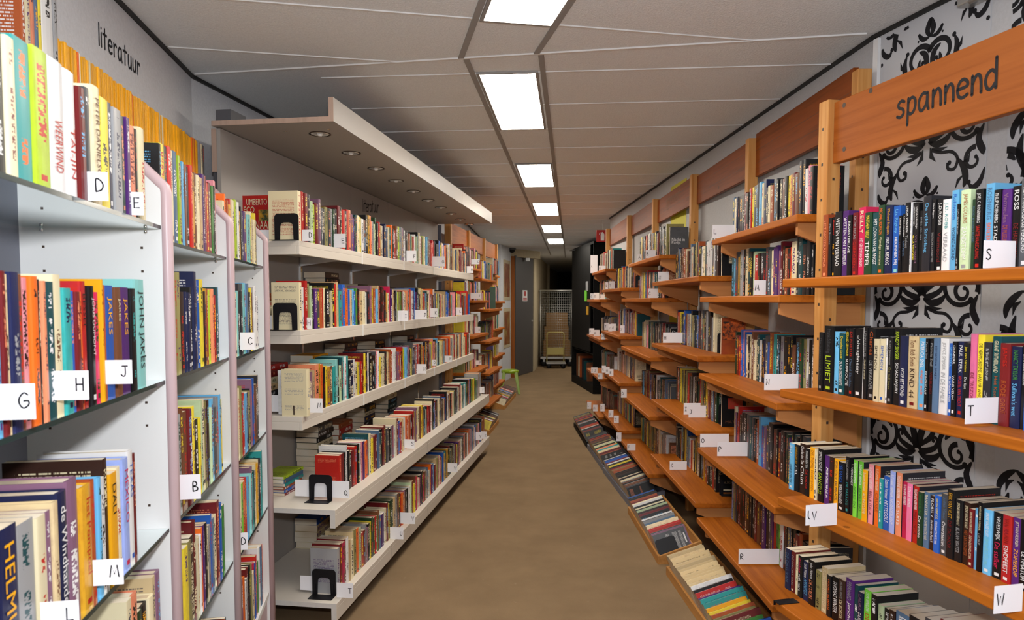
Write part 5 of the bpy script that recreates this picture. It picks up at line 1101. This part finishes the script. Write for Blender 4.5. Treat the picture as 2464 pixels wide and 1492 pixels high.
    def side(ox, oy):
        for mir in (False, True):
            a_ = (ox, oy, mir)
            # big round medallion with a leaf inside, half of it per roll edge
            spiral(0.075, 0.0, 0.066, 0.060, 200, -130, 0.020, 0.012, *a_)
            spiral(0.066, -0.020, 0.034, 0.012, 90, -250, 0.016, 0.008, *a_)
            stroke([(0.115, 0.02), (0.095, 0.045), (0.065, 0.05), (0.04, 0.03)], leaf(0.020), *a_)
            stroke([(0.02, 0.10), (0.03, 0.05), (0.008, 0.0), (0.0, -0.05)], leaf(0.022), *a_); stroke([(0.012, -0.03), (0.03, -0.07), (0.012, -0.11), (0.0, -0.12)], leaf(0.02), *a_)
            spiral(0.045, -0.13, 0.038, 0.010, 100, -220, 0.015, 0.007, *a_)
            stroke([(0.0, 0.17), (0.028, 0.15), (0.05, 0.12), (0.052, 0.09)], leaf(0.02), *a_); stroke([(0.005, 0.14), (0.025, 0.13), (0.03, 0.10)], leaf(0.014), *a_)
            stroke([(0.004, -0.16), (0.02, -0.20), (0.045, -0.215), (0.06, -0.20)], leaf(0.016), *a_); blob(0.06, -0.197, 0.008, *a_)
            blob(0.012, -0.235, 0.007, *a_)
    for j in range(-1, 7):
        zc = zoff + Hc * j
        motif(s_off, zc)
        side(s_off - Wc / 2, zc - 0.27); side(s_off + Wc / 2, zc - 0.27)
    mb.build('printed_ornament', M['ink'], wp)
M['wpaper'] = newmat('wallpaper_ground', (0.50, 0.51, 0.535), 0.6, 0.3)
_a, zf = NW.hit(2228, 470, 0)
_a0, _ = NW.hit(2112, 500, 0)
roll(2112, 2369, abs(_a - _a0), 'wallpaper', zf - 0.03)
roll(2419, 2900, 0.30, 'wallpaper', zf - 0.22)
a0, _ = NW.hit(2097, 500, 0); a1, _ = NW.hit(2108, 500, 0)
tag(MB().fbox(NW, a1, a0, 0.0, 0.012, 0, CEIL - 0.02).build('trim_4', M['white']), kind='structure')
a0, z0 = NW.hit(2335, 12, 0.0); a1, z1 = NW.hit(2500, 12, 0.0)
dc = thing('door_closer', NW.at(a0, 0, z0), 'grey metal closer with a rod at the top corner above the spannend board', 'door closer')
MB().fbox(NW, a0 - 0.07, a0, 0.0, 0.05, z0 - 0.012, z0 + 0.03).build('body', M['galv'], dc, bevel=0.004)
MB().tube([NW.at(a0 - 0.05, 0.05, z0 - 0.014), NW.at(a0 - 0.32, 0.055, z0 - 0.02)], 0.008, 10).build('arm', M['galv'], dc)
# yellow paper on the grey wall behind the bays
yw = Frame(CR, math.degrees(math.atan2(WR[2][0] - CR[0], WR[2][1] - CR[1])), -1)
a0, _ = yw.hit(1615, 440, 0.002); a1, _ = yw.hit(1652, 440, 0.002)
tag(MB().fbox(yw, min(a0, a1), max(a0, a1), 0.0005, 0.0025, 1.15, 2.27).build('yellow_poster', M['yellow'], loc=yw.at(a0, 0, 1.15)), 'tall yellow poster on the wall behind the pine header boards', 'poster')

# ------------------------------------------------------------------ far end
st = thing('plastic_stool', (-0.03, 10.75, 0), 'lime green plastic stool with splayed legs near the grey door', 'stool')
MB().lathe((-0.03, 10.75, 0.34), [(0.0, 0.02), (0.10, 0.02), (0.125, 0.012), (0.135, 0.0), (0.135, -0.03), (0.125, -0.03), (0.12, 0.0), (0.0, 0.005)], 24).build('seat', M['green'], st)
for sx, sy in ((1, 1), (1, -1), (-1, 1), (-1, -1)):
    c = Vector((-0.03, 10.75, 0)); b0 = c + Vector((sx * 0.085, sy * 0.085, 0.335)); b1 = c + Vector((sx * 0.14, sy * 0.14, 0.0)); k = Vector((0.028, 0, 0)); k2 = Vector((0, 0.02, 0))
    MB().quadbox([b1 - k * 0.6 - k2 * 0.6, b1 + k * 0.6 - k2 * 0.6, b1 + k * 0.6 + k2 * 0.6, b1 - k * 0.6 + k2 * 0.6, b0 - k - k2, b0 + k - k2, b0 + k + k2, b0 - k + k2]).build('leg', M['green'], st, bevel=0.004)
M['poster'] = newmat('dark_picture', (0.1, 0.05, 0.03), 0.35); _m = M['poster']; _p = geo(_m)
L(_m, ramp(_m, noise(_m, mapping(_m, _p, (1, 1, 0.6)), 7, 4, 0.7), [(0.3, rgb('2a1a12')), (0.5, rgb('8a4420')), (0.62, rgb('a08a50')), (0.75, rgb('35301f'))]), bsdf(_m).inputs['Base Color'])
PF = Frame((-0.18, 12.0), math.degrees(math.atan2(0.16, 0.9)), 1)
for z0, z1, lb in ((1.42, 2.12, 'upper dark painting poster hanging beside the door frame'), (0.58, 1.28, 'lower dark painting poster hanging beside the door frame')):
    t = thing('poster', PF.at(0.45, 0.0, z0), lb, 'poster', 'painting posters beside the door')
    MB().fbox(PF, 0.18, 0.82, 0.001, 0.006, z0, z1).build('sheet', M['yellow2'] if 'yellow2' in M else M['wallbeige'], t)
    MB().fbox(PF, 0.24, 0.76, 0.006, 0.0075, z0 + 0.06, z1 - 0.06).build('picture', M['poster'], t)
dt = MB().quadbox([(-0.02, 12.91, 0), (0.052, 12.91, 0), (0.052, 13.02, 0), (-0.02, 13.02, 0), (-0.02, 12.91, 2.22), (0.052, 12.91, 2.22), (0.052, 13.02, 2.22), (-0.02, 13.02, 2.22)]).build('door_1_frame', M['doorwood'])
tag(dt, kind='structure')
DF = Frame((0.066, 13.03), math.degrees(math.atan2(0.354, 1.0)), 1)
dr = tag(MB().fbox(DF, 0, 1.05, -0.045, 0.0, 0.008, 2.24).build('door_1', M['door'], loc=DF.at(0, 0, 0)), kind='structure')
sg = MB().fbox(DF, 0.40, 0.68, 0.001, 0.003, 1.40, 1.61).build('door_notice', M['white'], loc=DF.at(0.5, 0, 1.4))
tag(sg, 'small white notice with a red mark on the grey door', 'sign')
MB().fbox(DF, 0.50, 0.58, 0.003, 0.004, 1.50, 1.59).fbox(DF, 0.43, 0.65, 0.003, 0.004, 1.42, 1.435).fbox(DF, 0.43, 0.65, 0.003, 0.004, 1.45, 1.465).build('red_print', M['red'], sg)
MB().fbox(DF, 0.93, 1.0, 0.001, 0.02, 1.0, 1.03).build('door_handle', M['galv'], dr)
cmx = thing('dome_camera', (0.0, 12.8, CEIL), 'small dark dome camera under the ceiling above the door frame', 'security camera')
MB().lathe((0.0, 12.8, CEIL - 0.001), [(0.07, 0), (0.075, -0.03), (0.06, -0.035)], 18).build('housing', M['dgrey'], cmx)
MB().lathe((0.0, 12.8, CEIL - 0.03), [(0.06, 0.0), (0.055, -0.03), (0.035, -0.055), (0.0, -0.065)], 18).build('dome', M['black'], cmx)
tag(MB().box(0.26, 0.34, 13.45, 13.5, 2.16, 2.30).build('door_closer', M['galv'], loc=(0.3, 13.47, 2.16)), 'small metal closer above the open grey door', 'door closer')
# roll cage
cg = thing('roll_cage', (0.95, 15.45, 0), 'galvanised wire roll cage with boxes in the dark passage', 'roll cage')
x0, x1, y0, y1, zb, zt = 0.61, 1.33, 15.1, 15.85, 0.17, 1.63
MB().box(x0, x1, y0, y1, zb, zb + 0.04).build('base', M['galv'], cg)
mb = MB()
for x in (x0, x1):
    for y in (y0, y1): mb.tube([(x, y, zb + 0.03), (x, y, zt)], 0.014, 8)
for y in (y0, y1): mb.tube([(x0, y, zt), (x1, y, zt)], 0.014, 8)
for x in (x0, x1): mb.tube([(x, y0, zt), (x, y1, zt)], 0.014, 8)
mb.build('frame', M['galv'], cg)
for nm, yy in (('front', y0), ('rear', y1)):
    mb = MB()
    for k in range(1, 16): mb.tube([(x0 + (x1 - x0) * k / 16, yy, zb + 0.04), (x0 + (x1 - x0) * k / 16, yy, zt)], 0.0028, 4)
    for k in range(1, 27): mb.tube([(x0, yy, zb + 0.04 + (zt - zb) * k / 27.5), (x1, yy, zb + 0.04 + (zt - zb) * k / 27.5)], 0.0028, 4)
    mb.build('wire_mesh', M['galv'], cg)
for xx in (x0, x1):
    mb = MB()
    for k in range(1, 12): mb.tube([(xx, y0 + (y1 - y0) * k / 12, zb + 0.04), (xx, y0 + (y1 - y0) * k / 12, zt)], 0.0028, 4)
    mb.build('wire_mesh', M['galv'], cg)
for x in (x0 + 0.08, x1 - 0.08):
    for y in (y0 + 0.08, y1 - 0.08):
        w_ = MB().lathe((x, y, 0.06), [(0.0, -0.016), (0.055, -0.016), (0.06, -0.01), (0.06, 0.01), (0.055, 0.016), (0.0, 0.016)], 18, ax='y').build('caster', M['black'], cg)
        MB().box(x - 0.02, x + 0.02, y - 0.024, y + 0.024, 0.10, zb - 0.001).build('fork', M['galv'], w_)
for bx, nm in (((0.68, 1.26, 15.2, 15.75, 0.215, 0.55), 'lower brown cardboard box in the roll cage'), ((0.70, 1.22, 15.22, 15.7, 0.552, 0.86), 'middle cardboard box in the roll cage'), ((0.74, 1.2, 15.25, 15.7, 0.862, 1.15), 'upper cardboard box in the roll cage')):
    b = MB().box(*bx[:6]).build('cardboard_box', M['cardboard'], loc=(bx[0], bx[2], bx[4])); tag(b, nm, 'box', 'boxes in the roll cage')
    MB().box(bx[0] + 0.2, bx[0] + 0.26, bx[2] - 0.0012, bx[3], bx[5], bx[5] + 0.001).build('packing_tape', M['tray'], b)
ct = thing('platform_cart', (0.9, 14.9, 0), 'cream yellow platform cart with a looped handle before the roll cage', 'cart')
hp = [(0.74, 14.95, 0.11)] + [(0.74, 14.95, 0.68)] + [(0.78 - 0.04 * math.cos(q), 14.95, 0.68 + 0.06 * math.sin(q)) for q in (0.5, 1.0, 1.5)] + [(1.06 + 0.04 * math.sin(q), 14.95, 0.68 + 0.06 * math.cos(q)) for q in (0.1, 0.6, 1.1)] + [(1.1, 14.95, 0.68), (1.1, 14.95, 0.11)]
MB().tube(hp, 0.014, 8).build('handle', M['cartyellow'], ct)
MB().box(0.75, 1.09, 14.94, 14.96, 0.27, 0.42).build('plate', M['cartyellow'], ct)
MB().box(0.72, 1.12, 14.62, 14.97, 0.10, 0.125).build('platform', M['galv'], ct)
for x in (0.77, 1.07):
    for y in (14.66, 14.93): MB().lathe((x, y, 0.05), [(0.0, -0.012), (0.045, -0.012), (0.05, 0.0), (0.045, 0.012), (0.0, 0.012)], 14, ax='y').build('wheel', M['black'], ct)
# black display case
BF = Frame((1.045, 12.35), 0, -1)
BF = Frame((1.22, 10.6), math.degrees(math.atan2(1.045 - 1.22, 12.35 - 10.6)), -1)
bc = thing('black_display_case', BF.at(0.9, -0.2, 0), 'tall black display case standing past the last pine bay', 'cabinet')
MB().fbox(BF, 0, 1.76, -0.45, 0.0, 0.0, 0.12).build('plinth', M['blackpaint'], bc)
for a in (0.0, 1.74): MB().fbox(BF, a, a + 0.02, -0.45, 0.0, 0.121, 2.26).build('side_panel', M['blackpaint'], bc)
MB().fbox(BF, 0.02, 1.74, -0.45, -0.43, 0.121, 2.26).build('back_panel', M['blackpaint'], bc)
MB().fbox(BF, 0.0, 1.76, -0.45, 0.0, 2.261, 2.30).build('top', M['blackpaint'], bc)
MB().fbox(BF, 0.25, 1.739, -0.02, -0.001, 0.62, 2.26).build('front_panel', M['blackpaint'], bc)
for z in (0.60, 1.30): MB().fbox(BF, 0.021, 1.739, -0.43, -0.03, z - 0.02, z).build('shelf', M['blackpaint'], bc)
MB().fbox(BF, 1.60, 1.75, 0.001, 0.05, 2.27, 2.285).build('spotlight', M['chrome'], bc)
for i, (a, n, w_, h, c) in enumerate(((1.58, -0.05, 0.06, 0.38, 'n'), (1.45, -0.06, 0.05, 0.34, 'W'), (1.3, -0.05, 0.05, 0.36, 'O'), (1.15, -0.06, 0.04, 0.33, 'K'), (0.95, -0.05, 0.05, 0.3, 'T'), (0.7, -0.05, 0.05, 0.3, 'n'))):
    f = tag(MB().fbox(BF, a - 0.03, a - 0.005, n - 0.3, n, 0.121, 0.121 + h).build('framed_print', ink(PAL[c][0]), loc=BF.at(a, n, 0.121)), '%s framed print leaning in the base of the black display case' % PAL[c][1], 'picture', 'framed prints in the black case')
    MB().fbox(BF, a - 0.031, a - 0.030, n - 0.26, n - 0.04, 0.161, 0.081 + h).build('picture', M['poster'], f)
for x, z, w_, h, c, nm in ((1412, 1.56, 0.1, 0.15, 'e', 'grey card on the black display case'), (1409, 1.40, 0.10, 0.17, 'j', 'bright green booklet on the black display case'), (1413, 1.19, 0.09, 0.13, 'Y', 'mustard picture card on the black display case')):
    a, _ = BF.hit(x, 700, 0.02)
    tag(MB().fbox(BF, a - 0.03, a + 0.03 + w_, 0.002, 0.010, z, z + h).build('booklet', ink(PAL[c][0]), loc=BF.at(a, 0, z)), nm, 'booklet')
# fire extinguisher sign
fs = thing('fire_sign', (1.08, 8.5, 2.11), 'red sign with a white fire extinguisher above the last pine bay', 'sign')
sx0, sx1, sy, sz0, sz1 = 1.008, 1.155, 8.5, 2.11, 2.25
MB().box(sx0, sx1, sy, sy + 0.004, sz0, sz1).build('plate', M['red'], fs)
mb = MB(); cx, cz = (sx0 + sx1) / 2, (sz0 + sz1) / 2; yy = sy - 0.0008
sil = [(-0.02, -0.055), (0.02, -0.055), (0.022, 0.015), (0.014, 0.032), (0.006, 0.036), (0.006, 0.046), (-0.006, 0.046), (-0.006, 0.036), (-0.014, 0.032), (-0.022, 0.015)]
mb.poly([(cx + a, yy, cz + b) for a, b in sil], (0, 0.0007, 0)); mb.poly([(cx + a, yy, cz + b) for a, b in ((-0.006, 0.040), (-0.034, 0.038), (-0.042, 0.018), (-0.036, 0.014), (-0.028, 0.032), (-0.006, 0.034))], (0, 0.0007, 0))
mb.build('extinguisher_symbol', M['white'], fs)
MB().box(cx - 0.004, cx + 0.004, sy, sy + 0.004, sz1, CEIL).build('mount', M['galv'], fs)

# ------------------------------------------------------------------ make the books
cp, sp_ = math.cos(PITCH), math.sin(PITCH)
def proj(p):
    z = p[2] - EYE; f = p[1] * cp - z * sp_; up = p[1] * sp_ + z * cp
    return (CX + F * p[0] / f, CY - F * up / f, f) if f > 0.05 else (9e9, 9e9, f)
def score(b):
    pts = [proj(b['org'] + b['A'] * x + b['N'] * y + b['Z'] * z) for x in (0, b['w']) for y in (0, -b['d']) for z in (0, b['h'])]
    if min(p[2] for p in pts) < 0.2: return -1
    us = [p[0] for p in pts]; vs = [p[1] for p in pts]
    if max(us) < 0 or min(us) > 2464 or max(vs) < 0 or min(vs) > 1492: return -1
    f = sum(p[2] for p in pts) / 8
    return (b['w'] + 0.25 * b['d']) * b['h'] / f / f * (3 if b.get('force') else 1)
def orr(n): return '%d%s' % (n, 'th' if 10 <= n % 100 <= 20 else {1: 'st', 2: 'nd', 3: 'rd'}.get(n % 10, 'th'))
LIMIT = {'novel': 300, 'paperback': 300, 'hardback_book': 300, 'stacked_book': 300, 'tray_paperback': 300, 'yellow_magazine': 300}
MASSN = {'novel': ('remaining_novels', 'small distant novels filling the far half of the white bookcase', 'books'), 'paperback': ('remaining_paperbacks', 'small distant paperbacks filling the farther pine bays', 'books')}
for b in BOOKS: b['sc'] = score(b)
BOOKS = [b for b in BOOKS if b['sc'] > 0]
keep = []; masses = {}
for kind in sorted(set(b['kind'] for b in BOOKS)):
    bs = sorted([b for b in BOOKS if b['kind'] == kind], key=lambda b: -b['sc'])
    keep += bs[:LIMIT[kind]]
    if bs[LIMIT[kind]:]: masses[kind] = bs[LIMIT[kind]:]
cnt = {}
def base_label(b):
    if b['label']: return b['label']
    c = PAL[b['col']][1]; nb_ = [PAL[x][1] for x in b['nb']]
    noun = b['noun']
    head = noun if noun.startswith('yellow-spined') else '%s %s' % (c, noun)
    if len(nb_) == 2: tail = ', between %s and %s ones' % tuple(nb_) if nb_[0] != nb_[1] else ', between two %s ones' % nb_[0]
    elif nb_: tail = ', ending the row beside a %s one' % nb_[0]
    else: tail = ''
    return '%s %s%s' % (head, b['phrase'], tail)
for b in keep: b['lb'] = base_label(b); cnt[b['lb']] = cnt.get(b['lb'], 0) + 1
nthc = {}
for b in keep:
    s = b['lb']
    if (cnt[s] > 1 or len(s.split()) > 16) and not b['label']:
        c = PAL[b['col']][1]; noun = b['noun']
        s = '%s %s, %s along' % (noun if noun.startswith('yellow-spined') else '%s %s' % (c, noun), b['phrase'].replace(',', ''), orr(b['idx'] + 1))
    b['label'] = s
for b in keep:
    root = build_book(b)
    if b.get('lines') is not None:
        Av, Nv, Zv = b['A'], b['N'], b['Z']; w_, h_ = b['d'], b['h']
        viewer = -Av; right = screenright(viewer)
        o = b['org'] if Nv.dot(right) < 0 else b['org'] - Nv * b['d']
        o = o + viewer * 0.0008
        for s, fx_, fy_, fw, fh, c in b['lines']:
            mb = MB(); put_text(mb, s, o + right * (fx_ * w_) + Zv * (fy_ * h_), right, Zv, fw * w_, fh * h_)
            if mb.v: mb.build('title', ink(PAL[c][0]), root)
        if b['pic']:
            x_, y_, pw, ph_, c1, c2 = b['pic']; mb = MB()
            q0 = o + right * (x_ * w_) + Zv * (y_ * h_) - viewer * 0.0003
            mb.face([q0, q0 + right * pw * w_, q0 + right * pw * w_ + Zv * ph_ * h_, q0 + Zv * ph_ * h_])
            if 'pic' + c1 + c2 not in M:
                m = newmat('picture_' + PAL[c1][1].replace(' ', '_'), rgb(PAL[c1][0]), 0.5)
                L(m, ramp(m, noise(m, geo(m), 40, 4, 0.7), [(0.4, rgb(PAL[c1][0])), (0.6, rgb(PAL[c2][0]))]), bsdf(m).inputs['Base Color']); M['pic' + c1 + c2] = m
            mb.build('picture', M['pic' + c1 + c2], root)
for kind, bs in masses.items():
    n_, l_, c_ = MASSN[kind]; build_mass(n_, bs, l_, c_)
from collections import Counter
print('BOOKS', Counter(b['kind'] for b in BOOKS), 'kept', Counter(b['kind'] for b in keep))
_l = Counter(b['label'] for b in keep); print('DUP', [x for x in _l.items() if x[1] > 1][:6], 'LONG', [x for x in _l if len(x.split()) > 16][:5])
